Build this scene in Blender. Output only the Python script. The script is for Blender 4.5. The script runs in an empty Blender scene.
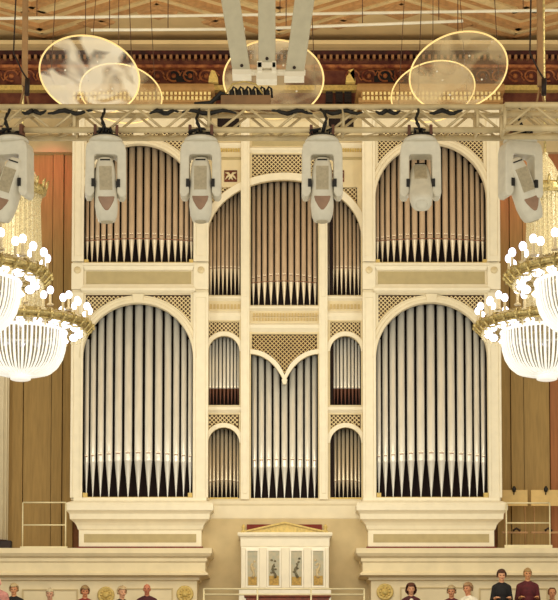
import bpy, bmesh, math, random
from mathutils import Vector, Matrix, Euler
random.seed(11)
scene = bpy.context.scene
COL = scene.collection
pi = math.pi
sin, cos, sqrt = math.sin, math.cos, math.sqrt

# ------------------------------------------------------------------ camera model
F = 1700.0; TILT = math.radians(3.3); HOR = 690.0
CYP = HOR - F * math.tan(TILT); CAMY = -34.0
def U(px, py, Y):
    """world point of photo pixel (px,py) at depth plane Y"""
    s, c = sin(TILT), cos(TILT)
    y = Y - CAMY; v = (CYP - py) / F
    Z = y * (s + v * c) / (c - v * s)
    d = y * c + Z * s
    return Vector(((px - 279.0) / F * d, Y, Z))
def ux(px, Y=0.0, py=320): return U(px, py, Y).x
def uz(py, Y=0.0): return U(279, py, Y).z
PXM = ux(280) - ux(279)         # metres per photo pixel on the organ front

cam_d = bpy.data.cameras.new('camera'); cam = bpy.data.objects.new('camera', cam_d); COL.objects.link(cam)
cam.location = (0, CAMY, 0); cam.rotation_euler = (pi / 2 + TILT, 0, 0)
cam_d.sensor_fit = 'HORIZONTAL'; cam_d.sensor_width = 36; cam_d.lens = 36 * F / 558
cam_d.shift_y = (CYP - 300) / 558; cam_d.clip_end = 200
scene.camera = cam
scene.view_settings.view_transform = 'Standard'
scene.view_settings.look = 'None'
scene.view_settings.exposure = 0.1

# ------------------------------------------------------------------ materials
def lin(h):
    h = h.lstrip('#'); o = []
    for i in (0, 2, 4):
        v = int(h[i:i+2], 16) / 255
        o.append(v / 12.92 if v <= .04045 else ((v + .055) / 1.055) ** 2.4)
    return tuple(o)
def mat(name, col, rough=.55, metal=0, var=.12, scale=6, bump=0, emis=None, es=0, col2=None, coat=0, stretch=None):
    m = bpy.data.materials.new(name); m.use_nodes = True
    nt = m.node_tree; b = nt.nodes['Principled BSDF']
    c = lin(col)
    tc = nt.nodes.new('ShaderNodeTexCoord'); nz = nt.nodes.new('ShaderNodeTexNoise')
    nz.inputs['Scale'].default_value = scale; nz.inputs['Detail'].default_value = 4
    if stretch:
        mp = nt.nodes.new('ShaderNodeMapping'); mp.inputs['Scale'].default_value = stretch
        nt.links.new(tc.outputs['Object'], mp.inputs['Vector']); nt.links.new(mp.outputs['Vector'], nz.inputs['Vector'])
    else:
        nt.links.new(tc.outputs['Object'], nz.inputs['Vector'])
    rp = nt.nodes.new('ShaderNodeValToRGB')
    c2 = lin(col2) if col2 else tuple(x * (1 - 2 * var) for x in c)
    rp.color_ramp.elements[0].color = (*c2, 1); rp.color_ramp.elements[1].color = (*c, 1)
    rp.color_ramp.elements[0].position = .32; rp.color_ramp.elements[1].position = .62
    nt.links.new(nz.outputs['Fac'], rp.inputs['Fac']); nt.links.new(rp.outputs['Color'], b.inputs['Base Color'])
    b.inputs['Roughness'].default_value = rough; b.inputs['Metallic'].default_value = metal
    if coat: b.inputs['Coat Weight'].default_value = coat
    if emis:
        b.inputs['Emission Color'].default_value = (*lin(emis), 1); b.inputs['Emission Strength'].default_value = es
    if bump:
        bp = nt.nodes.new('ShaderNodeBump'); bp.inputs['Strength'].default_value = bump
        nt.links.new(nz.outputs['Fac'], bp.inputs['Height']); nt.links.new(bp.outputs['Normal'], b.inputs['Normal'])
    return m
def clear_mat(name, col, transp, rough=.08, emis=None, es=0, scale=3, lo=.3, hi=.7):
    m = bpy.data.materials.new(name); m.use_nodes = True
    nt = m.node_tree; b = nt.nodes['Principled BSDF']; out = nt.nodes['Material Output']
    b.inputs['Base Color'].default_value = (*lin(col), 1); b.inputs['Roughness'].default_value = rough
    if emis:
        b.inputs['Emission Color'].default_value = (*lin(emis), 1); b.inputs['Emission Strength'].default_value = es
    tr = nt.nodes.new('ShaderNodeBsdfTransparent'); mx = nt.nodes.new('ShaderNodeMixShader')
    tc = nt.nodes.new('ShaderNodeTexCoord'); nz = nt.nodes.new('ShaderNodeTexNoise'); nz.inputs['Scale'].default_value = scale
    nz.inputs['Detail'].default_value = 1.5; nz.inputs['Distortion'].default_value = .8
    mr = nt.nodes.new('ShaderNodeMapRange'); mr.inputs['From Min'].default_value = .43; mr.inputs['From Max'].default_value = .56
    mr.inputs['To Min'].default_value = lo; mr.inputs['To Max'].default_value = hi
    nt.links.new(tc.outputs['Object'], nz.inputs['Vector']); nt.links.new(nz.outputs['Fac'], mr.inputs['Value'])
    nt.links.new(mr.outputs['Result'], mx.inputs['Fac'])
    nt.links.new(tr.outputs[0], mx.inputs[1]); nt.links.new(b.outputs[0], mx.inputs[2]); nt.links.new(mx.outputs[0], out.inputs['Surface'])
    return m
M = {}
M['cream'] = mat('cream_paint', '#e6dabd', .5, var=.04, scale=3)
M['cream_warm'] = mat('warm_cream_paint', '#dfcea6', .5, var=.05, scale=3)
M['ivory'] = mat('ivory_paint', '#eee4cb', .45, var=.03)
M['olive'] = mat('inset_panel_paint', '#b5a478', .6, var=.05)
M['gold'] = mat('gilding', '#d9a83a', .35, .6, var=.25, scale=25)
M['gold_paint'] = mat('gold_paint', '#d8bb6c', .5, .1, var=.15, scale=20)
M['lattice'] = mat('lattice_wood', '#e4cf9e', .6, var=.06)
M['lattice_gold'] = mat('lattice_wood_tan', '#cdb37c', .6, var=.06)
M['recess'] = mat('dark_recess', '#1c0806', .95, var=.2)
M['lat_back'] = mat('lattice_backing', '#4a2a18', .9, var=.2)
M['silver'] = mat('tin_pipe', '#fbf8f1', .26, .42, var=.06, scale=4, stretch=(3, 3, .6))
M['bronze'] = mat('bronze_tin_pipe', '#dcc5aa', .36, .3, var=.08, scale=4, stretch=(3, 3, .6))
M['dim_tin'] = mat('dull_tin_pipe', '#dccdb4', .3, .5, var=.08, scale=4, stretch=(3, 3, .6))
M['lip'] = mat('pipe_lip', '#fff2dc', .35, .0, var=.02)
M['rail_brown'] = mat('rail_brown', '#8d5a40', .5)
M['tan'] = mat('tan_wall_panel', '#ab8c55', .75, var=.10, scale=5, stretch=(6, 6, .4))
M['red_panel'] = mat('red_wall_panel', '#a4683f', .75, var=.1, scale=5, stretch=(6, 6, .4))
M['wall'] = mat('back_wall_plaster', '#8a5a38', .8, var=.12)
M['maroon'] = mat('maroon_frieze', '#74402a', .8, var=.3, scale=5, col2='#4a1710')
M['frieze'] = mat('relief_frieze', '#b5713f', .7, scale=9, col2='#6e2a18', bump=.5)
M['darkcornice'] = mat('dark_cornice', '#4a1a12', .8, var=.3)
M['dentil'] = mat('dull_dentil', '#a5744a', .7)
M['crown'] = mat('crown_cornice', '#a9814e', .6, var=.1)
M['bead'] = mat('bright_bead', '#f3dc98', .5, var=.1)
M['stone'] = mat('podium_stone', '#e9d8b2', .6, var=.05, scale=3)
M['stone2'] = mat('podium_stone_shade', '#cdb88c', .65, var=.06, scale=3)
M['ceil'] = mat('ceiling_plaster', '#dcc08c', .8, var=.06, scale=2)
M['rib'] = mat('ceiling_rib', '#c2935f', .8, var=.12, scale=8)
M['rib_light'] = mat('ceiling_rib_light', '#e0c590', .8, var=.1)
M['floor'] = mat('gallery_floor', '#7a5a38', .6, var=.15)
M['alu'] = mat('truss_aluminium', '#dcc79c', .5, .1, var=.1)
M['mast'] = mat('mast_steel', '#b48a5c', .5, .2, var=.15)
M['white_bar'] = mat('white_bar', '#f3ead4', .45, var=.04)
M['beamgrey'] = mat('grey_white_beam', '#cfcab4', .55, var=.05, scale=8)
M['head'] = mat('lamp_housing', '#e2dccc', .45, var=.06, scale=9)
M['grille'] = mat('lamp_grille', '#c4b79c', .6, var=.1, scale=30)
M['lens'] = mat('lamp_lens', '#a38068', .25, var=.15)
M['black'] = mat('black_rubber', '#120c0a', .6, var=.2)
M['blackbrown'] = mat('dark_brown', '#2b1610', .6, var=.2)
M['clamp'] = mat('brown_clamp', '#6a3d28', .5)
M['foot'] = mat('pale_pipe_foot', '#e6d5b8', .35, .2, var=.05)
M['box'] = mat('brown_box', '#8f6a44', .6, var=.15)
M['rim'] = mat('acrylic_rim', '#ffe3a0', .3, .1, var=.05, emis='#ffd98a', es=.45)  # slight emission paints in the lit acrylic edge
M['acrylic'] = clear_mat('acrylic_dome', '#fff2d8', .5, .12, scale=2.1, lo=.05, hi=.72, emis='#fff0d0', es=.12)  # noise patches in all three disc materials paint in hall reflections
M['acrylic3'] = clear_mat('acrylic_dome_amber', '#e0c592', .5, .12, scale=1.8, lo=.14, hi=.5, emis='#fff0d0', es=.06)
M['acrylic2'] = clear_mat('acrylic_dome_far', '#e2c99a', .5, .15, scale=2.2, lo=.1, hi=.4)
M['wire'] = mat('steel_wire', '#5c3a22', .5, .3)
M['bulb'] = mat('bulb_glass', '#ffffff', .3, emis='#e6e8ff', es=3.2)
M['candle'] = mat('candle_tube', '#cdb98a', .4, var=.03, emis='#fff2d8', es=.03)
M['chgold'] = mat('chandelier_brass', '#d4bc7a', .35, .45, var=.3, scale=30)
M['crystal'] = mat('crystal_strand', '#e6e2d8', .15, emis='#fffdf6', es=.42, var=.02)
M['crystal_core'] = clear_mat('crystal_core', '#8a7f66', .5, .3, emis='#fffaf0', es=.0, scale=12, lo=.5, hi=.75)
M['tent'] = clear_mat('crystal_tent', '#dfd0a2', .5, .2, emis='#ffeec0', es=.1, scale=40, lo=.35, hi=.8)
M['whitepaint'] = mat('white_paint', '#f6eedb', .45, var=.03)
M['grey_paint'] = mat('painted_glass', '#b9ad90', .5, var=.12, scale=14, col2='#a5a48f')
M['leafp'] = mat('painted_figure', '#7a7052', .6, var=.3, scale=30)
M['yellowp'] = mat('painted_yellow', '#c09a48', .6, var=.2, scale=30)
M['redbrown'] = mat('red_brown_wood', '#8a3f22', .5, var=.2, scale=9)
M['redpanel'] = mat('dark_red_cloth', '#7b2a20', .8, var=.15)
M['railtube'] = mat('pale_rail_tube', '#e8dcb4', .4, .1, var=.05)
M['beigepanel'] = mat('beige_panel', '#d9b877', .6, var=.06)
M['eye'] = mat('eye', '#2a1a12', .3)
M['mouth'] = mat('lips', '#9c4a3a', .5)

# ------------------------------------------------------------------ mesh builder
class MB:
    def __init__(s): s.bm = bmesh.new(); s.mi = 0; s.X = None; s.smooth = False
    def v(s, p):
        p = Vector(p)
        return s.bm.verts.new(s.X @ p if s.X is not None else p)
    def f(s, vs, smooth=None):
        try:
            fc = s.bm.faces.new(vs); fc.material_index = s.mi
            fc.smooth = s.smooth if smooth is None else smooth
        except ValueError: pass
    def box(s, x0, x1, y0, y1, z0, z1):
        if x0 > x1: x0, x1 = x1, x0
        if y0 > y1: y0, y1 = y1, y0
        if z0 > z1: z0, z1 = z1, z0
        V = [s.v((x, y, z)) for z in (z0, z1) for x, y in ((x0, y0), (x1, y0), (x1, y1), (x0, y1))]
        for q in ((3, 2, 1, 0), (4, 5, 6, 7), (0, 1, 5, 4), (1, 2, 6, 5), (2, 3, 7, 6), (3, 0, 4, 7)): s.f([V[i] for i in q])
        return s
    def prism(s, pts, y0, y1):
        n = len(pts)
        a = [s.v((x, y0, z)) for x, z in pts]; b = [s.v((x, y1, z)) for x, z in pts]
        s.f(a, False); s.f(b[::-1], False)
        for i in range(n): j = (i + 1) % n; s.f([a[j], a[i], b[i], b[j]])
        return s
    def loft(s, rings, cap=True, smooth=None):
        R = [[s.v(p) for p in r] for r in rings]
        n = len(R[0])
        for a, b in zip(R, R[1:]):
            for i in range(n): j = (i + 1) % n; s.f([a[i], a[j], b[j], b[i]], smooth)
        if cap: s.f(R[0][::-1], False); s.f(R[-1], False)
        return s
    def mould(s, x0, x1, yf, yb, prof):
        """mitred moulding: prof = [(out, z)...] from top to bottom"""
        s.loft([[(x0 - o, yf - o, z), (x0 - o, yb, z), (x1 + o, yb, z), (x1 + o, yf - o, z)] for o, z in prof]); return s
    def lathe(s, prof, c=(0, 0, 0), seg=20, smooth=True, cap=True):
        c = Vector(c)
        s.loft([[c + Vector((r * cos(2*pi*k/seg), r * sin(2*pi*k/seg), z)) for k in range(seg)] for r, z in prof], cap, smooth); return s
    def sphere(s, c, r, seg=12, rings=8, sc=(1, 1, 1)):
        c = Vector(c)
        R = []
        for i in range(1, rings):
            t = pi * i / rings - pi / 2
            R.append([c + Vector((r*sc[0]*cos(t)*cos(2*pi*k/seg), r*sc[1]*cos(t)*sin(2*pi*k/seg), r*sc[2]*sin(t))) for k in range(seg)])
        VR = [[s.v(p) for p in q] for q in R]
        lo = s.v(c - Vector((0, 0, r*sc[2]))); hi = s.v(c + Vector((0, 0, r*sc[2])))
        for a, b in zip(VR, VR[1:]):
            for i in range(seg): j = (i+1) % seg; s.f([a[i], a[j], b[j], b[i]], True)
        for i in range(seg):
            j = (i+1) % seg
            s.f([lo, VR[0][j], VR[0][i]], True); s.f([hi, VR[-1][i], VR[-1][j]], True)
        return s
    def tube(s, pts, r, seg=8, smooth=True, closed=False):
        pts = [Vector(p) for p in pts]; n = len(pts)
        rr = r if isinstance(r, (list, tuple)) else [r] * n
        rings = []; up = None
        for i, p in enumerate(pts):
            if closed: t = pts[(i+1) % n] - pts[i-1]
            else: t = pts[min(i+1, n-1)] - pts[max(i-1, 0)]
            t.normalize()
            if up is None:
                up = Vector((0, 0, 1)) if abs(t.z) < .9 else Vector((1, 0, 0))
            a = t.cross(up)
            if a.length < 1e-4: a = t.cross(Vector((1, .3, 0)))
            a.normalize(); b = a.cross(t); up = b
            rings.append([p + rr[i] * (a * cos(2*pi*k/seg) + b * sin(2*pi*k/seg)) for k in range(seg)])
        if closed: rings.append(rings[0])
        s.loft(rings, not closed, smooth); return s
    def capsule(s, a, b, ra, rb, seg=12):
        a, b = Vector(a), Vector(b); d = b - a; L = d.length
        if L < 1e-6: return s.sphere(a, ra, seg)
        t = d / L
        pts, rs = [], []
        for k in range(4): q = pi/2 * (k + .35) / 4; pts.append(a - t * ra * cos(q)); rs.append(ra * sin(q))
        pts.append(a); rs.append(ra); pts.append(b); rs.append(rb)
        for k in range(3, -1, -1): q = pi/2 * (k + .35) / 4; pts.append(b + t * rb * cos(q)); rs.append(rb * sin(q))
        s.tube(pts, rs, seg); return s
    def build(s, name, m, parent=None, bevel=0, loc=None):
        bmesh.ops.recalc_face_normals(s.bm, faces=s.bm.faces)
        me = bpy.data.meshes.new(name); s.bm.to_mesh(me); s.bm.free()
        for mm in (m if isinstance(m, (list, tuple)) else [m]): me.materials.append(mm)
        o = bpy.data.objects.new(name, me); COL.objects.link(o)
        if parent is not None: o.parent = parent
        if loc is not None: o.location = loc
        if bevel:
            bv = o.modifiers.new('bevel', 'BEVEL'); bv.width = bevel; bv.segments = 2; bv.limit_method = 'ANGLE'
        return o
def tag(o, label, cat, group=None, kind=None):
    if label: o['label'] = label
    if cat: o['category'] = cat
    if group: o['group'] = group
    if kind: o['kind'] = kind
    return o
def thing(name, label, cat, loc=(0, 0, 0), group=None, rot=(0, 0, 0)):
    o = bpy.data.objects.new(name, None); COL.objects.link(o); o.location = loc; o.rotation_euler = rot; o.empty_display_size = .1
    return tag(o, label, cat, group)
def struct(name, b, m, parent=None, bevel=0):
    o = b.build(name, m, parent, bevel)
    if parent is None: o['kind'] = 'structure'
    return o
def mesh_from(o, name, mats, parent=None):
    """bake an object's modifiers/curve to a plain mesh object"""
    dg = bpy.context.evaluated_depsgraph_get(); ev = o.evaluated_get(dg)
    me = bpy.data.meshes.new_from_object(ev); me.name = name
    old = o.data; bpy.data.objects.remove(o)
    me.materials.clear()
    for mm in mats: me.materials.append(mm)
    n = bpy.data.objects.new(name, me); COL.objects.link(n)
    if parent is not None: n.parent = parent
    return n
def plate(outer, holes, y0, y1, name, m, parent, bev=.006):
    cu = bpy.data.curves.new('tmp', 'CURVE'); cu.dimensions = '2D'; cu.fill_mode = 'BOTH'
    cu.extrude = abs(y1 - y0) / 2 - bev; cu.bevel_depth = bev; cu.bevel_resolution = 0; cu.offset = -bev
    for pl in [outer] + holes:
        sp = cu.splines.new('POLY'); sp.points.add(len(pl) - 1); sp.use_cyclic_u = True
        for q, (x, z) in zip(sp.points, pl): q.co = (x, z, 0, 1)
    o = bpy.data.objects.new('tmp', cu); COL.objects.link(o)
    n = mesh_from(o, name, [m], parent)
    n.data.transform(Matrix.Translation((0, (y0 + y1) / 2, 0)) @ Matrix.Rotation(pi / 2, 4, 'X'))
    return n
def inpoly(x, z, P):
    r = False; j = len(P) - 1
    for i in range(len(P)):
        if (P[i][1] > z) != (P[j][1] > z) and x < (P[j][0]-P[i][0]) * (z-P[i][1]) / (P[j][1]-P[i][1]) + P[i][0]: r = not r
        j = i
    return r

# ------------------------------------------------------------------ setting
ZF = uz(690, -2.2) + .57            # gallery floor under the choir
ZC = U(279, 44, 1.0).z              # ceiling
XW = 11.0
b = MB(); b.box(-XW, XW, 1.0, 1.25, ZF, ZC + .3)
struct('wall_back', b, M['wall'])
b = MB(); b.box(-XW, XW, -22, 1.25, ZC, ZC + .3)
ceil = struct('ceiling', b, M['ceil'])
# zig-zag ribs of the ceiling coffers
def zig(off, w, h, m, nm):
    b = MB()
    pk = [ux(p, -1) for p in (-340, -218, -95, 30, 156, 279, 402, 528, 651, 775, 898)]
    for i in range(len(pk) - 1):
        ya, yb = (off + .05, off - 1.75) if i % 2 == 1 else (off - 1.75, off + .05)
        ya, yb = -ya, -yb
        ya, yb = -ya, -yb
        p, q = Vector((pk[i], ya, ZC)), Vector((pk[i+1], yb, ZC))
        d = (q - p).normalized(); n = Vector((-d.y, d.x, 0)) * w / 2
        p = p - d * w * .3; q = q + d * w * .3
        ring = lambda c: [c - n, c + n, c + n - Vector((0, 0, h)), c - n - Vector((0, 0, h))]
        b.loft([ring(p), ring(q)])
    b.build(nm, m, ceil)
for off, w, h, mm in ((.55, .10, .05, 'rib'), (.30, .07, .04, 'rib_light'), (-.05, .16, .09, 'rib'), (-.45, .06, .04, 'rib'), (-.75, .18, .05, 'rib_light'), (-1.15, .14, .09, 'rib'), (-1.6, .1, .06, 'rib'), (-2.2, .16, .09, 'rib'), (-2.9, .1, .05, 'rib')):
    zig(off, w, h, M[mm], 'coffer_rib')
b = MB()
for xx in (156, 402, 30, 528, 90, 220, 340, 465):
    x = ux(xx, -.8); y = -.7 if xx in (156, 402, 30, 528) else -.2
    for w, h in ((.42, .05), (.26, .08)):
        b.loft([[(x-w, y, ZC), (x, y-w*.8, ZC), (x+w, y, ZC), (x, y+w*.8, ZC)], [(x-w*.9, y, ZC-h), (x, y-w*.72, ZC-h), (x+w*.9, y, ZC-h), (x, y+w*.72, ZC-h)]])
b.build('coffer_rosette', M['rib'], ceil)

# back wall entablature, top to bottom (all proud of the wall)
def band(nm, py0, py1, out, m, x0=-XW, x1=XW, extra=None):
    b = MB(); y = 1.0 - out; b.box(x0, x1, y, 1.0, uz(py1, y), uz(py0, y))
    if extra: extra(b, y)
    return struct(nm, b, m)
b = MB(); yb = 1.0
pr = [(.75, 40), (.72, 44), (.60, 46), (.52, 47.5), (.40, 48.5)]
b.loft([[(-XW, 1 - o, min(uz(p, 1 - o), ZC)), (-XW, 1, min(uz(p, 1 - o), ZC)), (XW, 1, min(uz(p, 1 - o), ZC)), (XW, 1 - o, min(uz(p, 1 - o), ZC))] for o, p in pr])
struct('trim_1', b, M['ceil'])
band('trim_2', 48, 55, .30, M['darkcornice'])
b = MB(); y = .62
for k in range(170):
    x = -10.85 + k * .128; b.box(x, x + .055, y, y + .12, uz(58.5, y), uz(54.5, y))
struct('trim_3', b, M['dentil'])
band('trim_4', 58.5, 64.5, .22, M['maroon'])
band('trim_5', 64.5, 67.5, .30, M['frieze'])
# relief frieze with scrolls
b = MB(); y = .88; b.box(-XW, XW, y, 1.0, uz(85, y), uz(67, y)); b.mi = 1
zc = uz(76, y)
k = 0; x = -10.7
while x < 10.7:
    if abs(x) > 4.0 or 1.5 < abs(x) < 3.9:
        R = .12
        ring = [(x + R*cos(t*pi/8)*(1.15), y - .02, zc + R*sin(t*pi/8)) for t in range(14)]
        b.tube(ring, .022, 6); b.sphere((x, y, zc), .055, 8, 6)
        b.tube([(x+R, y-.01, zc), (x+.18, y-.02, zc+(.1 if k % 2 else -.1)), (x+.27, y-.01, zc)], .018, 6)
    k += 1; x += .34
struct('trim_6', b, [M['maroon'], M['frieze']])
band('trim_7', 85, 90, .34, M['gold_paint'])
band('trim_8', 90, 108, .16, M['maroon'])
for k, (px0, px1, p0, p1) in enumerate(((171, 193, 68.5, 82), (374, 394, 67.5, 82))):  # black panels put in for the shadows of the frieze relief
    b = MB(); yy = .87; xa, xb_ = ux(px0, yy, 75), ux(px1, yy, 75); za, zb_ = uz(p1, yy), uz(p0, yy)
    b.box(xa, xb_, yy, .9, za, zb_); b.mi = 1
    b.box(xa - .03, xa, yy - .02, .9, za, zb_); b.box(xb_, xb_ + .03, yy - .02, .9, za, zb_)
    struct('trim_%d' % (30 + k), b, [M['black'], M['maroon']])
# side entablature left and right of the organ, and tan panels below
for i, (xa, xb_) in enumerate(((-XW, ux(71)), (ux(502), XW))):
    b = MB()
    for p0, p1, o in ((106, 112, .42), (112, 128, .30), (128, 134, .40), (134, 152, .26)):
        yy = 1 - o; b.box(xa, xb_, yy, 1, uz(p1, yy), uz(p0, yy))
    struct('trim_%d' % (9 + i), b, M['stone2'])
    # vertical tan panels with shadow gaps
    b = MB()
    edges = ([-240, -160, -100, -60, -28, 2, 24, 52, 63, 74] if i == 0 else [496, 510, 523, 549, 575, 600, 640, 700, 780])
    for k in range(len(edges) - 1):
        b.mi = 1 if (i == 1 and k == 3) else 0
        x0, x1 = ux(edges[k], .9) + .008, ux(edges[k+1], .9) - .008
        b.box(x0, x1, .88 if k % 2 else .92, 1.0, uz(549, .9) - .4, uz(150, .9))
    struct('trim_%d' % (11 + i), b, [M['tan'], M['red_panel']])
# pale column at the far left and red edge at far right
b = MB(); cx = ux(-3, .7); zt = uz(152, .7); zb = uz(541, .7)
b.lathe([(.27, zb), (.27, zt - .6), (.25, zt - .55), (.33, zt - .1), (.36, zt)], (cx, .58, 0), 24)
for k in range(16):
    a = 2*pi*k/16; b.tube([(cx + .27*cos(a), .58 + .27*sin(a), zb), (cx + .27*cos(a), .58 + .27*sin(a), zt-.6)], .018, 5)
b.mi = 1; b.lathe([(.34, uz(548, .7) - .3), (.34, zb - .1), (.29, zb)], (cx, .58, 0), 24)
struct('trim_13', b, [M['cream'], M['darkcornice']])

# podium (parapet) below the organ: moulded profile left and right of the recess
def podium(nm, x0, x1):
    b = MB(); yf = -.9
    pr = [(.30, 548), (.30, 553), (.26, 556), (.20, 558), (.20, 561), (.17, 563), (.17, 571), (.22, 573), (.22, 575), (.05, 577.5), (.05, 580), (0, 581)]
    P = [(o, uz(p, yf - o)) for o, p in pr] + [(0, ZF)]
    b.loft([[(x0 - (o if x0 > 0 else 0), yf - o, z), (x0 - (o if x0 > 0 else 0), 1.0, z), (x1 + (o if x1 < 0 else 0), 1.0, z), (x1 + (o if x1 < 0 else 0), yf - o, z)] for o, z in P])
    return struct(nm, b, M['stone'])
pl = podium('wall_lower_left', -XW, ux(197, -.9, 560)); pr_ = podium('wall_lower_right', ux(371, -.9, 560), XW)
for px, py, par in ((106, 595, pl), (185, 594, pl), (385, 592, pr_)):
    c = U(px, py, -.92); b = MB(); b.X = Matrix.Translation(c) @ Matrix.Rotation(pi/2, 4, 'X')
    b.lathe([(.165, -.03), (.165, .02), (.14, .04), (.12, .025), (.06, .03), (.05, .055), (.0, .06)], seg=28)
    for k in range(10): a = 2*pi*k/10; b.sphere((.09*cos(a), .09*sin(a), .03), .022, 8, 6)
    b.build('rosette', M['gold_paint'], par)
for x0, x1, y0, par in ((121, 173, 588, pl), (22, 78, 589, pl), (400, 472, 587, pr_), (479, 548, 588, pr_)):
    b = MB(); za, zb_ = uz(y0, -.92), uz(640, -.92); xa, xb_ = ux(x0, -.92, 590), ux(x1, -.92, 590)
    t = .03
    b.box(xa, xb_, -.93, -.9, za - t, za); b.box(xa, xa + t, -.93, -.9, zb_, za - t); b.box(xb_ - t, xb_, -.93, -.9, zb_, za - t); b.box(xa + t, xb_ - t, -.93, -.9, zb_, zb_ + t)
    b.mi = 1; b.box(xa + t, xb_ - t, -.912, -.9, zb_ + t, za - t)
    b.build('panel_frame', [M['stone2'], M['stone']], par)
# recessed wall between the podium halves, floor and seating tier
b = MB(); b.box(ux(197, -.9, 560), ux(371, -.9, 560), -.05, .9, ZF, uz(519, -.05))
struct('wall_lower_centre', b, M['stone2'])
b = MB(); b.box(-XW, XW, -5.5, 1.25, ZF - .25, ZF)
struct('floor', b, M['floor'])
for i, (xa, xb_) in enumerate(((-6.5, -2.2), (2.0, 6.5))):
    b = MB(); b.box(xa, xb_, -2.15, -1.75, ZF, ZF + .50); b.box(xa, xb_, -2.2, -1.7, ZF + .48, ZF + .54)
    b.box(xa, xb_, -3.1, -2.7, ZF, ZF + .50); b.box(xa, xb_, -3.15, -2.65, ZF + .48, ZF + .54)
    struct('trim_%d' % (16 + i), b, M['floor'])

# ------------------------------------------------------------------ the organ
organ = thing('pipe_organ', 'huge cream pipe organ with arched bays of silver and bronze pipes on the back wall', 'pipe organ', (ux(286), 0, ZF))
bpy.context.view_layer.update()
OB = Matrix.Translation(organ.location)
def part(b, name, m, bevel=0):
    o = b.build(name, m, None, bevel); adopt(o, organ); return o
def adopt(o, p):
    o.parent = p; o.matrix_parent_inverse = p.matrix_world.inverted()
X = lambda p: ux(p)
Z = lambda p: uz(p)
def archpoly(x0, x1, zb, cz, rz, n=28):
    """rectangle with (half-ellipse) arch top; metres"""
    cx, a = (x0 + x1) / 2, (x1 - x0) / 2
    return [(x0, zb), (x1, zb)] + [(cx + a*cos(pi*k/n), cz + rz*sin(pi*k/n)) for k in range(n + 1)]
def lattice(P, yf, mname, pitch=.084, w=.017, nm='lattice_panel'):
    xs = [p[0] for p in P]; zs = [p[1] for p in P]
    x0, x1, z0, z1 = min(xs), max(xs), min(zs), max(zs)
    b = MB(); h = pitch / 2
    for sgn, yy in ((1, yf), (-1, yf + .008)):
        nU = int(((x1-x0) + (z1-z0)) / pitch) + 3
        for i in range(-2, nU):
            c = x0 + i * pitch if sgn > 0 else x0 + i * pitch
            # line: x + sgn*z' = c
            t = 0
            steps = int((z1 - z0) / h) + 2
            run = []
            for k in range(steps + 1):
                zz = z0 + k * h; xx = (c - (zz - z0)) if sgn > 0 else (c - (z1 - z0) + (zz - z0))
                run.append((xx, zz))
            for (xa, za), (xb_, zb_) in zip(run, run[1:]):
                mx, mz = (xa + xb_) / 2, (za + zb_) / 2
                if inpoly(mx, mz, P):
                    n = Vector((zb_ - za, 0, -(xb_ - xa))).normalized() * w / 2
                    vs = [b.v((xa - n.x, yy, za - n.z)), b.v((xa + n.x, yy, za + n.z)), b.v((xb_ + n.x, yy, zb_ + n.z)), b.v((xb_ - n.x, yy, zb_ - n.z))]
                    b.f(vs)
    b.mi = 1
    b.f([b.v((x, yf + .03, z)) for x, z in P])
    o = b.build(nm, [M[mname], M['lat_back']]); adopt(o, organ); return o
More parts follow.
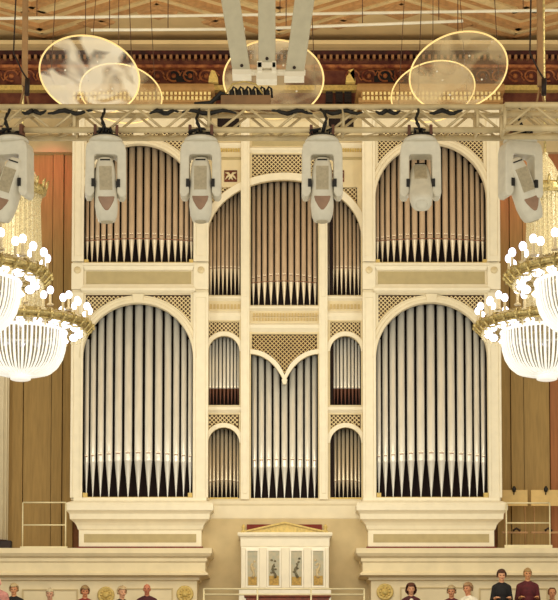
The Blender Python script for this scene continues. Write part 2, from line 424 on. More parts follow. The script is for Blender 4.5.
def pipe_bay(x0, x1, n, yb, ys, yl, bow, topz, mname, Y, zbk_top, edge=.55, gap=.78, railm=None, pts_backing=None):
    """a bay: dark recess (part) with pipes and a rail (sub-parts). px input for x0,x1,yb,ys,yl; topz(xm) -> metres"""
    xa, xb_ = X(x0), X(x1)
    b = MB()
    d = .34
    zb_, zt_ = Z(yb) , zbk_top
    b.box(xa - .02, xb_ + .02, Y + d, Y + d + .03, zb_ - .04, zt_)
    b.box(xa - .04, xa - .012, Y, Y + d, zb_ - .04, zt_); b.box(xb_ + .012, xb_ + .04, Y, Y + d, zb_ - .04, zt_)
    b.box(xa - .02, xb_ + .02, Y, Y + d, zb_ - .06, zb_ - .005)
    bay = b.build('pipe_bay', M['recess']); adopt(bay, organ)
    ws = [1 - (1 - edge) * abs((i + .5) / n * 2 - 1) ** 1.6 for i in range(n)]
    tot = sum(ws); x = xa
    cxm = (xa + xb_) / 2; hw = (xb_ - xa) / 2
    lips = []
    for w in ws:
        wd = (xb_ - xa) * w / tot; cx = x + wd / 2; x += wd
        r = wd / 2 * gap
        u = ((cx - cxm) / hw) ** 2
        zl = Z(yl + bow * u); zs = Z(ys + bow * .5 * u); zt = topz(cx)
        cy = Y + .10 + r * .3
        b = MB(); b.mi = 0
        b.lathe([(r*1.03, zs + .006), (r*1.03, zs + .02), (r, zs + .026), (r, zt)], (cx, cy, 0), 20); b.mi = 3
        b.lathe([(r*.10, zb_ + .0), (r*.12, zb_ + .02), (r*.97, zs), (r*1.03, zs + .006)], (cx, cy, 0), 20)
        b.mi = 1
        # mouth: upper lip shield and ears
        lh = max(.05, r * .9)
        b.loft([[(cx - r*.62, cy - r*.86, zl), (cx - r*.55, cy - r*.6, zl), (cx + r*.55, cy - r*.6, zl), (cx + r*.62, cy - r*.86, zl)],
                [(cx - r*.60, cy - r*.98, zl - .02), (cx - r*.55, cy - r*.6, zl - .02), (cx + r*.55, cy - r*.6, zl - .02), (cx + r*.60, cy - r*.98, zl - .02)],
                [(cx - r*.52, cy - r*1.06, zl - .034), (cx - r*.5, cy - r*.6, zl - .034), (cx + r*.5, cy - r*.6, zl - .034), (cx + r*.52, cy - r*1.06, zl - .034)]])
        b.mi = 2
        b.box(cx - r*.5, cx + r*.5, cy - r*1.0, cy - r*.7, zl - .052, zl - .036)
        o = b.build('organ_pipe', [M[mname], M['lip'], M['rail_brown'], M['foot'] if mname == 'bronze' else (M['clamp'] if yb == 405 else M[mname])]); o.parent = bay
        lips.append((cx, cy - r, zs))
    if railm:
        b = MB()
        b.tube([(xa, lips[0][1] - .012, Z(ys + bow*.5))] + [(cx, yy - .012, zz) for cx, yy, zz in lips] + [(xb_, lips[-1][1] - .012, Z(ys + bow*.5))], .009, 6)
        o = b.build('support_rail', M[railm]); o.parent = bay
    return bay

TY = -.30; CYF = 0.0         # front planes of the towers and of the middle
def tower(x0, x1, pl0, pl1, pr0, pr1, cl, cr):
    """x0,x1 opening; (pl0,pl1) left pilaster; (pr0,pr1) right pilaster (px)"""
    cxp = (x0 + x1) / 2; R = (x1 - x0) / 2
    xa, xb_ = X(x0), X(x1); cx = (xa + xb_) / 2; Rm = (xb_ - xa) / 2
    holes = []
    for ycen, ybot, ytop in ((198.5, 262, 130), (358, 497, 294.5)):
        cz = Z(ycen)
        holes.append(archpoly(xa, xb_, Z(ybot), cz, Rm))
        Ro = Rm + 8.5 * PXM
        for sg in (-1, 1):
            xe = cx + sg * (Rm - 2.5 * PXM); xi = cx + sg * 5 * PXM
            zt = Z(ytop)
            P = [(xe, zt), (xi, zt)]
            a0 = math.asin(5 * PXM / Ro); a1 = math.asin((Rm - 2.5 * PXM) / Ro)
            for k in range(13):
                a = a0 + (a1 - a0) * k / 12; P.append((cx + sg * Ro * sin(a), min(cz + Ro * cos(a), zt - .004)))
            holes.append(P)
            lattice(P, TY + .05, 'lattice')
    out = [(X(pl0), Z(500)), (X(pr1), Z(500)), (X(pr1), Z(104)), (X(pl0), Z(104))]
    adopt(plate(out, holes, TY, TY + .09, 'tower_front', M['cream'], None), organ)
    # archivolts
    for ycen, in ((198.5,), (358,)):
        cz = Z(ycen); b = MB()
        rings = []
        for k in range(41):
            a = pi * k / 40
            sec = []
            for rr, yy in ((Rm + .0*PXM, TY + .0), (Rm + .4*PXM, TY - .05), (Rm + 3.2*PXM, TY - .05), (Rm + 3.8*PXM, TY - .03), (Rm + 6.4*PXM, TY - .03), (Rm + 7.2*PXM, TY + .0)):
                sec.append((cx + rr * cos(a), yy, cz + rr * sin(a)))
            rings.append(sec)
        b.loft(rings, True, False); part(b, 'arch_moulding', M['cream'])
    # keystone blocks
    for y0, y1 in ((130, 144), (294, 303)):
        b = MB(); b.prism([(cx - .09, Z(y1)), (cx + .09, Z(y1)), (cx + .12, Z(y0)), (cx - .12, Z(y0))], TY - .058, TY + .01); part(b, 'keystone', M['cream'], .008)
    # pilasters with sunk panel
    for a, c in ((pl0, pl1), (pr0, pr1)):
        b = MB(); t = 2 * PXM
        for (ya, yb_) in ((108, 262), (293, 498)):
            b.box(X(a) - .01, X(a) + t, TY - .06, TY, Z(yb_), Z(ya)); b.box(X(c) - t, X(c) + .01, TY - .06, TY, Z(yb_), Z(ya))
            b.box(X(a) + t, X(c) - t, TY - .035, TY, Z(yb_), Z(ya))
            b.box(X(a) + t, X(c) - t, TY - .06, TY, Z(yb_), Z(yb_ - 6)); b.box(X(a) + t, X(c) - t, TY - .06, TY, Z(ya + 5), Z(ya))
        b.box(X(a) - .01, X(c) + .01, TY - .07, TY, Z(290), Z(264))
        part(b, 'pilaster', M['ivory'], .006)
        b = MB(); xm = (X(a) + X(c)) / 2
        b.X = Matrix.Translation((xm, TY - .07, Z(271))) @ Matrix.Rotation(pi/2, 4, 'X')
        b.lathe([(.07, 0), (.07, .015), (.045, .025), (.0, .04)], seg=16); part(b, 'boss', M['cream_warm'])
    # mid entablature
    b = MB(); b.mould(X(pl1) + .03, X(pr0) - .03, TY - .05, TY + .02, [(.0, Z(263.2)), (.05, Z(264)), (.05, Z(266)), (.02, Z(267)), (.0, Z(270.5))])
    part(b, 'sill', M['ivory'])
    b = MB(); b.mould(X(pl1) + .02, X(pr0) - .02, TY - .05, TY + .02, [(.0, Z(285)), (.02, Z(287)), (.05, Z(289)), (.05, Z(291.5)), (.0, Z(293.5))])
    part(b, 'sill', M['ivory'])
    b = MB(); b.box(X(pl1) + .06, X(pr0) - .06, TY - .012, TY + .02, Z(284), Z(271.5)); part(b, 'inset_panel', M['olive'])
    b = MB(); b.box(X(pl1) + .03, X(pr0) - .03, TY - .05, TY + .05, Z(500), Z(497.2)); b.box(X(pl1) + .02, X(pl1) + .11, TY - .04, TY + .1, Z(497.4), Z(493)); b.box(X(pr0) - .11, X(pr0) - .02, TY - .04, TY + .1, Z(497.4), Z(493)); part(b, 'sill', M['gold_paint'])
    b = MB(); b.box(X(pl1) + .03, X(pr0) - .03, TY - .03, TY + .05, Z(263.8), Z(262.4)); b.box(X(pl1) + .02, X(pl1) + .1, TY - .02, TY + .1, Z(263), Z(259.5)); b.box(X(pr0) - .1, X(pr0) - .02, TY - .02, TY + .1, Z(263), Z(259.5)); part(b, 'sill', M['gold_paint'])
    # foot cornice and console
    b = MB(); xl, xr = X(cl), X(cr)
    q = PXM
    yb0 = TY - .02
    prof = [(5*q, 497.5), (5*q, 500.5), (11*q, 502.5), (12*q, 505), (12*q, 510), (9.5*q, 512.5), (8.5*q, 514), (8*q, 519), (6*q, 520.5), (4*q, 522.5), (2.2*q, 525.5), (1.2*q, 529), (0, 530.5), (0, 547)]
    b.mould(xl, xr, yb0, .95, [(o, uz(p, yb0 - o)) for o, p in prof])
    part(b, 'console', M['ivory'])
    b = MB(); yy = yb0 - .006; b.box(xl + 5*q, xr - 5*q, yy, yb0 + .02, uz(542.5, yy), uz(534, yy)); part(b, 'inset_panel', M['olive'])
    b = MB(); b.box(xl - .03, xr + .03, yb0 - .03, .9, uz(549, yb0), uz(546.6, yb0)); part(b, 'console_underside', M['redpanel'])
    # crown cornice
    b = MB(); xl, xr = X(pl0), X(pr1)
    prof = [(5*q, 84), (6*q, 87), (6*q, 90.5), (4*q, 92), (1.5*q, 93), (1.5*q, 97), (4*q, 98), (4*q, 102.5), (1*q, 103.5), (1*q, 106)]
    b.mould(xl, xr, TY - .02, .95, [(o, uz(p, TY - o)) for o, p in prof]); part(b, 'crown_cornice', M['crown'])
    for row, o in ((94.6, 2.2), (100.3, 4.4)):
        b = MB(); k = 0; x = xl
        while x < xr: b.box(x, x + .05, TY - .02 - o*q - .03, TY, uz(row + 1.6, TY), uz(row - 1.6, TY)); x += .085
        part(b, 'dentil_band', M['bead'])
    # sides, back and roof of the tower case
    b = MB(); b.box(X(pl0), X(pl0) + .05, TY + .09, .95, Z(500), Z(104)); b.box(X(pr1) - .05, X(pr1), TY + .09, .95, Z(500), Z(104)); b.box(X(pl0) + .05, X(pr1) - .05, .88, .95, Z(500), Z(104))
    b.box(X(pl0) + .05, X(pr1) - .05, TY + .09, .88, Z(112), Z(108)); part(b, 'case_body', M['cream_warm'])
    ar = lambda m: (lambda x: Z(m) + sqrt(max(Rm*Rm - (x - cx)**2, .0)) + .06)
    pipe_bay(x0, x1, 17, 262, 236.5, 230, 4.5, ar(198.5), 'bronze', TY + .12, Z(140), railm='rail_brown')
    pipe_bay(x0, x1, 13, 497, 459.5, 449.5, 4, ar(358), 'silver', TY + .12, Z(300), edge=.52)
X = lambda p: ux(p, TY)
Z = lambda p: uz(p, TY)
tower(83, 193, 72, 83, 194, 208, 80.5, 202)
tower(376, 487, 363, 375, 488, 500, 367.5, 492.5)
for px, sg in ((213, 1), (351, -1)):
    c = Vector((X(px), TY - .1, uz(84, TY))); b = MB()
    b.prism([(c.x - .1, c.z), (c.x + .1, c.z), (c.x + .09, c.z + .1), (c.x + .03*sg, c.z + .24), (c.x - .04*sg, c.z + .26), (c.x - .09, c.z + .12)], c.y, c.y + .14)
    part(b, 'acroterion', M['gold_paint'], .01)

# ---- middle of the organ
X = lambda p: ux(p)
Z = lambda p: uz(p)
cxm = X(284.5); aE = X(361.5) - cxm; bE = Z(180) - Z(237)
def ell(x, add=0): return Z(237) + (bE + add) * sqrt(max(0, 1 - ((x - cxm) / (aE + add)) ** 2))
def upper_hole(xa, xb_, zb):
    P = [(xa, zb), (xb_, zb)]
    for k in range(17): x = xb_ + (xa - xb_) * k / 16; P.append((x, max(ell(x), zb + .02)))
    return P
holes = [upper_hole(X(208.5), X(240.5), Z(295)), upper_hole(X(250.5), X(318), Z(305)), upper_hole(X(327.5), X(361), Z(295))]
# top lattices
Lc = [(X(252), Z(154)), (X(316.5), Z(154)), (X(316.5), Z(176))]
for k in range(13): x = X(316.5) + (X(252) - X(316.5)) * k / 12; Lc.append((x, max(ell(x, 8*PXM), Z(177))))
Lc.append((X(252), Z(176)))
lats = [Lc]
for s in (-1, 1):
    xa, xb_ = (X(212), X(239)) if s < 0 else (X(357.5), X(330))
    P = [(xa, Z(187)), (xb_, Z(187))]
    for k in range(11):
        x = xb_ + (xa - xb_) * k / 10; P.append((x, min(ell(x, 8*PXM), Z(187) - .004)))
    lats.append(P)
# heart-shaped lattice over the lower middle bay
def cusp(x, add=0):
    a = X(284.5) - X(250); u = abs(x - cxm)      # two quarter-ellipses meeting in a downward point
    d = min(1, max(0, (a - u) / a)); ph = math.asin(d * sin(1.05))
    return Z(354) + (Z(383) - Z(354)) * (1 - cos(ph)) / (1 - cos(1.05)) + add
def cusp_off(q, w):
    """offset curve above the cusp outline on one side (q=-1 left, 1 right), clipped at the axis"""
    a_ = X(284.5) - X(250); inn, ou = [], []
    for k in range(25):
        x = cxm + q * a_ * (1 - k / 24); e = .004
        sl = (cusp(x + e) - cusp(x - e)) / (2 * e) if 0 < k < 24 else (0 if k == 0 else q * 1.35)
        n = Vector((-sl, 1)).normalized() * w
        xo = x + n.x; xo = min(xo, cxm) if q < 0 else max(xo, cxm)
        inn.append((x, cusp(x))); ou.append((xo, min(cusp(x) + n.y, cusp(xo) + w * 1.7)))
    return inn, ou
H = [(X(252), Z(334)), (X(317), Z(334))]
H += [(min(x, X(317)), z) for x, z in cusp_off(1, 4*PXM)[1]] + [(max(x, X(252)), z) for x, z in cusp_off(-1, 4*PXM)[1][::-1]][1:]
lats.append(H)
lowc = [(X(251), Z(498)), (X(318), Z(498))]
for k in range(33): x = X(318) + (X(251) - X(318)) * k / 32; lowc.append((x, cusp(x)))
holes.append(lowc)
small = []
for xa_, xb__ in ((208.5, 239.5), (330, 361)):
    a = (X(xb__) - X(xa_)) / 2; cx = (X(xa_) + X(xb__)) / 2
    for yb_, yt, yl0 in ((405, 336, 321.5), (498, 427.5, 414.5)):
        cz = Z(yt) - a
        holes.append(archpoly(X(xa_), X(xb__), Z(yb_), cz, a, 18)); small.append((xa_, xb__, yb_, cz, a, cx))
        P = [(X(xa_ + .5), Z(yl0)), (X(xb__ - .5), Z(yl0))]
        Ro = a + 5*PXM
        for k in range(17):
            x = X(xb__ - .5) + (X(xa_ + .5) - X(xb__ - .5)) * k / 16; P.append((x, min(cz + sqrt(max(0, Ro*Ro - (x - cx)**2)), Z(yl0) - .006)))
        lats.append(P)
for P in lats: lattice(P, CYF + .05, 'lattice_gold' if P is H else 'lattice')
adopt(plate([(X(207), Z(502)), (X(364), Z(502)), (X(364), Z(112)), (X(207), Z(112))], holes + lats, CYF, CYF + .09, 'middle_front', M['cream_warm'], None), organ)
# big elliptical archivolt, small archivolts, cusp moulding
def strip(pts_in, pts_out, y, proud, m, nm='arch_moulding'):
    b = MB(); rings = []
    for (xi, zi), (xo, zo) in zip(pts_in, pts_out):
        rings.append([(xi, y, zi), (xi, y - proud, zi), (xo, y - proud, zo), (xo, y, zo)])
    b.loft(rings, True, False); part(b, nm, m)
N = 48
strip([(cxm + aE*cos(pi*k/N), Z(237) + bE*sin(pi*k/N)) for k in range(N+1)], [(cxm + (aE+7*PXM)*cos(pi*k/N), Z(237) + (bE+7*PXM)*sin(pi*k/N)) for k in range(N+1)], CYF, .035, M['ivory'])
for xa_, xb__, yb_, cz, a, cx in small:
    strip([(cx + a*cos(pi*k/24), cz + a*sin(pi*k/24)) for k in range(25)], [(cx + (a+4.2*PXM)*cos(pi*k/24), cz + (a+4.2*PXM)*sin(pi*k/24)) for k in range(25)], CYF, .035, M['ivory'])
xs = [X(251) + (X(318) - X(251)) * k / 40 for k in range(41)]
for q in (-1, 1):
    inn, ou = cusp_off(q, 4.5*PXM); strip(inn, ou, CYF, .035, M['ivory'])
b = MB(); b.prism([(cxm - .06, Z(380)), (cxm - .035, Z(384)), (cxm, Z(385)), (cxm + .035, Z(384)), (cxm + .06, Z(380)), (cxm, Z(376.5))], CYF - .04, CYF + .05); part(b, 'drop_boss', M['ivory'], .006)
# inner pilasters
for a, c in ((241, 249.5), (319, 327.5)):
    b = MB(); b.box(X(a), X(c), CYF - .10, CYF, Z(500), Z(115)); b.box(X(a) + .04, X(c) - .04, CYF - .115, CYF - .1, Z(494), Z(310)); b.box(X(a) + .04, X(c) - .04, CYF - .115, CYF - .1, Z(298), Z(125)); part(b, 'pilaster', M['ivory'], .006)
# horizontal mouldings and dentil bands
def hm(xa, xb_, y0, y1, out, m='ivory', nm='moulding'):
    b = MB(); h = Z(y0) - Z(y1); b.mould(X(xa), X(xb_), CYF, CYF + .03, [(.0, Z(y0)), (out, Z(y0) - h*.25), (out, Z(y0) - h*.6), (0, Z(y1))]); part(b, nm, M[m])
def dent(xa, xb_, y0, y1, out=.03, pitch=.07, m='lattice_gold'):
    b = MB(); x = X(xa)
    while x < X(xb_): b.box(x, x + pitch*.6, CYF - out, CYF + .01, Z(y1), Z(y0)); x += pitch
    part(b, 'dentil_band', M[m])
for xa_, xb_ in ((208, 240), (328, 363)):
    hm(xa_, xb_, 295.5, 301, .05); dent(xa_ + 2, xb_ - 2, 304.5, 309); hm(xa_, xb_, 311, 320, .03)
    hm(xa_, xb_, 405.5, 413, .05)
    b = MB(); b.box(X(xa_ + 2), X(xb_ - 2), CYF - .01, CYF + .05, Z(499), Z(497.5)); part(b, 'sill', M['gold_paint'])
    b = MB(); b.box(X(xa_ + (9 if xa_ < 250 else 1)), X(xb_ - (1 if xa_ < 250 else 9)), CYF - .012, CYF + .02, Z(129), Z(113)); part(b, 'gap_shade_panel', M['recess'])  # thin dark panel stands in for the shade of the gap
    dent(xa_, xb_, 138, 140.5, .05, .06, 'gold_paint'); hm(xa_, xb_, 130, 137, .05, 'cream_warm')
    hm(xa_, xb_, 142, 148, .05); dent(xa_, xb_, 149, 152, .04, .05, 'gold_paint'); hm(xa_, xb_, 157, 160, .03, 'olive')
    xc = (xa_ + xb_) / 2 + (7 if xa_ < 250 else -7)
    b = MB(); b.box(X(xc - 7), X(xc + 6), CYF - .015, CYF + .02, Z(182), Z(170.5)); part(b, 'relief_panel', M['maroon'])
    b = MB(); xm_, zm_ = X(xc - .5), Z(176.2)
    for q in (-1, 1):
        b.tube([(xm_ + q*.11, CYF - .02, zm_ + .07), (xm_ + q*.05, CYF - .035, zm_ + .05), (xm_, CYF - .03, zm_ - .02), (xm_ - q*.04, CYF - .03, zm_ - .08)], [.012, .028, .03, .012], 6)
        b.tube([(xm_ + q*.02, CYF - .03, zm_ + .02), (xm_ + q*.07, CYF - .03, zm_ - .02), (xm_ + q*.11, CYF - .02, zm_ - .07)], [.022, .022, .008], 6)
    b.sphere((xm_, CYF - .03, zm_ + .0), .035, 8, 6); part(b, 'relief_ornament', M['cream_warm'])
hm(250, 318.5, 305.5, 311, .06); dent(253, 316, 313.5, 317, .04, .06); dent(253, 316, 318, 321, .03, .06); hm(250, 318.5, 323, 332, .05)
hm(250, 318.5, 112, 130, .08, 'cream_warm'); hm(250, 318.5, 147, 153, .06)
b = MB(); b.box(X(252), X(316), CYF - .012, CYF + .01, Z(146), Z(131)); part(b, 'inset_panel', M['olive'])
# entablature at the foot of the middle
b = MB(); q = PXM; b.mould(X(212), X(359), CYF - .02, .9, [(0, Z(499)), (2*q, Z(501)), (2*q, Z(504)), (q, Z(506)), (q, Z(518)), (0, Z(520))]); part(b, 'console', M['cream'])
# case body behind the middle
b = MB(); b.box(X(208), X(363), .82, .95, Z(500), Z(112)); b.box(X(208), X(363), CYF + .09, .82, Z(116), Z(112)); part(b, 'case_body', M['cream_warm'])
for p in (240.5, 327.5):
    b = MB(); b.box(X(p) + .05, X(p) + .12, CYF + .09, .82, Z(500), Z(116)); part(b, 'case_divider', M['recess'])
PY = CYF + .12
elt = lambda x: ell(x) + .05
pipe_bay(250.5, 318, 11, 305, 279, 270.5, 4, elt, 'bronze', PY, Z(176), edge=.72, railm='rail_brown')
pipe_bay(208.5, 240.5, 8, 295, 266.5, 263, 1, elt, 'bronze', PY, Z(186), edge=.85)
pipe_bay(327.5, 361, 8, 295, 266.5, 263, 1, elt, 'bronze', PY, Z(186), edge=.85)
pipe_bay(251, 318, 9, 498, 466, 456, 1.5, lambda x: cusp(x) + .05, 'silver', PY, Z(349), edge=.8)
for xa_, xb__, yb_, cz, a, cx in small:
    tp = (lambda cz, a, cx: (lambda x: cz + sqrt(max(0, a*a - (x - cx)**2)) + .04))(cz, a, cx)
    if yb_ == 405: pipe_bay(xa_, xb__, 9, 405, 387, 384, 0, tp, 'silver', PY, cz + a + .02, edge=.7)
    else: pipe_bay(xa_, xb__, 8, 498, 480, 477, 2, tp, 'dim_tin', PY, cz + a + .02, edge=.75)

# dark wall openings seen above the middle
for px0, px1 in ((326, 333), (336, 343), (345, 352)):
    b = MB(); b.box(ux(px0, .78), ux(px1, .78), .74, .84, uz(103, .78), uz(91, .78)); b.mi = 1
    for k in range(5): z = uz(102.5 - k*2.3, .78); b.box(ux(px0, .78) + .01, ux(px1, .78) - .01, .73, .745, z, z + .015)
    struct('trim_%d' % (20 + px0 % 10), b, [M['black'], M['blackbrown']])

# ------------------------------------------------------------------ choir organ cabinet in the recess
cy0 = -.9
def cxp(p): return ux(p, cy0, 560)
def czp(p): return uz(p, cy0)
cab = thing('organ_cabinet', 'white classical organ cabinet with low gold pediment and four painted panels', 'cabinet', (cxp(284.5), cy0, ZF))
bpy.context.view_layer.update()
def cpart(b, nm, m, bev=0):
    o = b.build(nm, m, None, bev); adopt(o, cab); return o
b = MB(); b.box(cxp(241), cxp(329), cy0, -.05, ZF, czp(537)); cpart(b, 'body', M['whitepaint'], .008)
b = MB(); q = .0195
b.mould(cxp(241), cxp(329), cy0, -.06, [(3*q, czp(532.5)), (3.5*q, czp(534)), (3*q, czp(536)), (1*q, czp(537.5)), (.5*q, czp(539)), (.5*q, czp(546)), (0, czp(547))]); cpart(b, 'entablature', M['ivory'])
b = MB(); b.prism([(cxp(243), czp(533)), (cxp(326), czp(533)), (cxp(284.5), czp(523.5))], cy0 - .02, -.1); cpart(b, 'pediment', M['gold_paint'])
for s in (-1, 1):
    b = MB(); xe = cxp(284.5 + s*44)
    b.prism([(cxp(284.5), czp(521.8)), (cxp(284.5), czp(523.6)), (xe, czp(533.5)), (xe, czp(531.8))], cy0 - .06, -.1); cpart(b, 'pediment_cornice', M['gold_paint'])
    b = MB(); b.lathe([(.04, 0), (.05, .03), (.02, .06), (.045, .1), (.0, .17)], (xe - s*.06, cy0 - .02, czp(532.5)), 12); cpart(b, 'finial', M['gold_paint'])
b = MB(); b.box(cxp(246), cxp(323), -.12, -.06, czp(533), czp(520.5)); cpart(b, 'back_board', M['redpanel'])
for i, (a, c) in enumerate(((247.5, 257.5), (268.5, 279.5), (291, 302), (313, 323.5))):
    b = MB(); t = .025
    xa, xb_, z0, z1 = cxp(a), cxp(c), czp(586), czp(551)
    b.box(xa - t, xa, cy0 - .03, cy0, z0, z1); b.box(xb_, xb_ + t, cy0 - .03, cy0, z0, z1); b.box(xa - t, xb_ + t, cy0 - .03, cy0, z1, z1 + t); b.box(xa - t, xb_ + t, cy0 - .03, cy0, z0 - t, z0)
    fr = cpart(b, 'panel_frame', M['whitepaint'])
    b = MB(); b.box(xa, xb_, cy0 - .012, cy0, z0, z1); b.mi = 1
    b.box(xa + .015, xb_ - .015, cy0 - .015, cy0 - .012, z0 + .015, z0 + .18 + .02*(i % 2)); b.mi = 2
    xm = (xa + xb_) / 2; rnd = random.Random(i)
    stem = [(xm + .03*sin(k*1.1 + i), cy0 - .018, z0 + .16 + k*.055) for k in range(6)]
    b.tube(stem, [.028, .03, .022, .03, .018, .012][:6], 6)
    for k in range(5): b.sphere((xm + rnd.uniform(-.06, .06), cy0 - .014, z0 + .25 + rnd.uniform(0, .3)), .022, 6, 5, (1.2, .25, 1))
    pn = b.build('painted_panel', [M['grey_paint'], M['yellowp'], M['leafp'] if i in (1, 2) else M['stone2']]); pn.parent = fr; pn.matrix_parent_inverse = Matrix.Identity(4)
for a, c in ((241, 246), (259, 267), (281, 289.5), (303.5, 311.5), (325, 329)):
    b = MB(); b.box(cxp(a) + .005, cxp(c) - .005, cy0 - .045, cy0, czp(588), czp(548)); cpart(b, 'pilaster', M['ivory'], .006)
b = MB(); b.box(cxp(239), cxp(331), cy0 - .07, cy0, ZF, czp(588.5)); cpart(b, 'plinth', M['whitepaint'], .01)
# wooden console front behind the rail
b = MB(); ya = -1.9
con = thing('organ_console', 'red-brown wooden organ console top behind the white gallery rail', 'organ console', (ux(287, ya, 595), ya, ZF)); bpy.context.view_layer.update()
b.box(ux(246, ya, 595), ux(329, ya, 595), ya, ya + .5, ZF, uz(597, ya)); o = b.build('body', M['redbrown'], None, .01); adopt(o, con)
b = MB(); b.box(ux(244, ya, 595), ux(331, ya, 595), ya - .04, ya + .54, uz(597, ya), uz(595.3, ya)); o = b.build('lid', M['redbrown'], None, .008); adopt(o, con)
b = MB(); b.box(ux(262, ya, 595), ux(312, ya, 595), ya - .02, ya, ZF + .5, uz(600, ya)); o = b.build('front_panel', M['redpanel'], None); adopt(o, con)

# ------------------------------------------------------------------ rails
def rail(nm, label, Y, posts, rails, ztop, zbot, base=None, r=.014):
    x0, x1 = ux(posts[0], Y, 540), ux(posts[-1], Y, 540)
    t = thing(nm, label, 'railing', ((x0 + x1) / 2, Y, zbot)); bpy.context.view_layer.update()
    for p in posts:
        b = MB(); x = ux(p, Y, 540); b.tube([(x, Y, zbot), (x, Y, ztop)], r, 8); b.lathe([(r*2.2, zbot), (r*2.2, zbot + .015), (r, zbot + .02)], (x, Y, 0), 10); o = b.build('post', M['railtube']); adopt(o, t)
    for z in rails:
        b = MB(); b.tube([(x0, Y, z), (x1, Y, z)], r*1.05, 8); o = b.build('rail', M['railtube']); adopt(o, t)
    if base:
        b = MB(); b.box(x0 - .04, x1 + .04, Y - .04, Y + .04, zbot, base); o = b.build('kick_board', M['railtube']); adopt(o, t)
zp = uz(548, -1.2)
rail('guard_rail', 'pale tubular guard rail standing left of the organ', -.6, (22.5, 65.5), (uz(502.5, -.6), uz(525, -.6)), uz(502.5, -.6), zp, uz(546.5, -.6))
rail('guard_rail', 'pale tubular guard rail standing right of the organ', -.6, (506.5, 550), (uz(503, -.6), uz(523, -.6)), uz(503, -.6), zp, uz(545, -.6))
Yr = -2.5
rail('gallery_rail', 'white horizontal gallery rail across the front of the organ cabinet', Yr, (204, 257.5, 311, 364), (uz(589, Yr), uz(594.5, Yr)), uz(588.5, Yr), ZF, None, .016)
# black box at the left, beige fittings behind the right rail
c = U(6, 548, -.5)
bx = thing('speaker_box', 'small black box on the ledge at the foot of the pale column', 'box', (c.x, -.5, zp)); 
b = MB(); b.box(-.11, .11, -.1, .1, 0, .2); b.build('body', M['black'], bx, .01); b = MB(); b.box(-.095, .095, -.11, -.1, .02, .18); b.build('front_grille', M['blackbrown'], bx)
for i, (a, c_) in enumerate(((502, 527.5), (531, 562))):
    y = .3; xa, xb_ = ux(a, y, 500), ux(c_, y, 500); xm = (xa + xb_) / 2
    t = thing('folding_screen', 'beige panel behind the right guard rail, ' + ('beside the organ' if i == 0 else 'at the photo edge by the red strip'), 'screen', (xm, y, zp), 'beige panels behind the right rail')
    h = uz(506, y) - zp; H2 = uz(490, y) - zp; w = (xb_ - xa) / 2
    b = MB(); b.box(-w, w, -.02, .02, h, H2); b.build('panel', M['beigepanel'], t, .006)
    for s in (-1, 1): b = MB(); b.tube([(s*w*.8, 0, 0), (s*w*.8, 0, h)], .012, 6); b.build('leg', M['mast'], t)
    b = MB(); b.box(-w, w, -.03, .03, .42, .46); b.build('cross_bar', M['mast'], t)
    b = MB(); b.lathe([(.0, -.05), (.035, -.04), (.045, .02), (.02, .07), (0, .075)], (-.02, -.06, H2), 10); b.tube([(-.02, -.06, H2), (-.02, -.025, H2 - .1)], .012, 6); b.build('lamp', M['black'], t)
    b = MB(); b.tube([(-.05, -.05, .47), (.02, -.06, .52), (.1, -.05, .47)], .025, 6); b.build('clip', M['blackbrown'], t)

# ------------------------------------------------------------------ lighting truss with moving heads
TRY = -14.0
def truss(name, label, px0, px1, pyt, pyb, Y, depth=.3):
    x0, x1 = ux(px0, Y, 115), ux(px1, Y, 115); zt, zb_ = uz(pyt, Y), uz(pyb, Y)
    t = thing(name, label, 'truss', ((x0 + x1) / 2, Y, zb_)); bpy.context.view_layer.update()
    for z in (zt, zb_):
        for yy in (Y, Y + depth):
            b = MB(); b.tube([(x0, yy, z), (x1, yy, z)], .036, 8); o = b.build('chord', M['alu']); adopt(o, t)
    n = max(2, int(round((x1 - x0) / .33)))
    for k in range(n):
        xa = x0 + (x1 - x0) * k / n; xb_ = x0 + (x1 - x0) * (k + 1) / n
        za, zc_ = (zb_, zt) if k % 2 == 0 else (zt, zb_)
        b = MB()
        for yy in (Y, Y + depth): b.tube([(xa, yy, za), (xb_, yy, zc_)], .016, 6)
        b.tube([(xa, Y, zt), (xb_, Y + depth, zt)], .009, 6); b.tube([(xb_, Y, zb_), (xa, Y + depth, zb_)], .009, 6)
        o = b.build('brace', M['alu']); adopt(o, t)
    m = max(2, int((x1 - x0) / 1.6) + 1)
    for k in range(m):
        x = x0 + (x1 - x0) * k / (m - 1); b = MB()
        for yy in (Y, Y + depth): b.tube([(x, yy, zb_), (x, yy, zt)], .02, 8)
        for zz in (zb_, zt): b.tube([(x, Y, zz), (x, Y + depth, zz)], .02, 8)
        o = b.build('joint_frame', M['alu']); adopt(o, t)
    return t
truss('lighting_truss', 'long pale lattice lighting truss carrying the hanging lamps', -60, 612, 107, 130, TRY)
truss('lighting_truss', 'short pale truss piece at the right, nearer than the long truss', 505, 620, 105, 128, TRY - .75, .3)
# black cable runs lying on the truss
for i, (xa, xb_) in enumerate(((22, 46), (48, 92), (150, 178), (182, 236), (272, 312), (322, 362), (376, 400), (430, 462))):
    b = MB(); z0 = uz(108, TRY); pts = [U(xa + (xb_ - xa)*k/8, 112 + 1.6*sin(k*1.3 + i), TRY - .02 + .05*sin(k*2)) for k in range(9)]
    b.tube(pts, [.012, .02, .026, .03, .03, .028, .024, .02, .012], 6)
    tag(b.build('cable_bundle', M['black']), 'black cable bundle tied along the top of the long truss, %s from the left' % ('first', 'second', 'third', 'fourth', 'fifth', 'sixth', 'seventh', 'eighth')[i], 'cable', 'cable bundles on the truss')

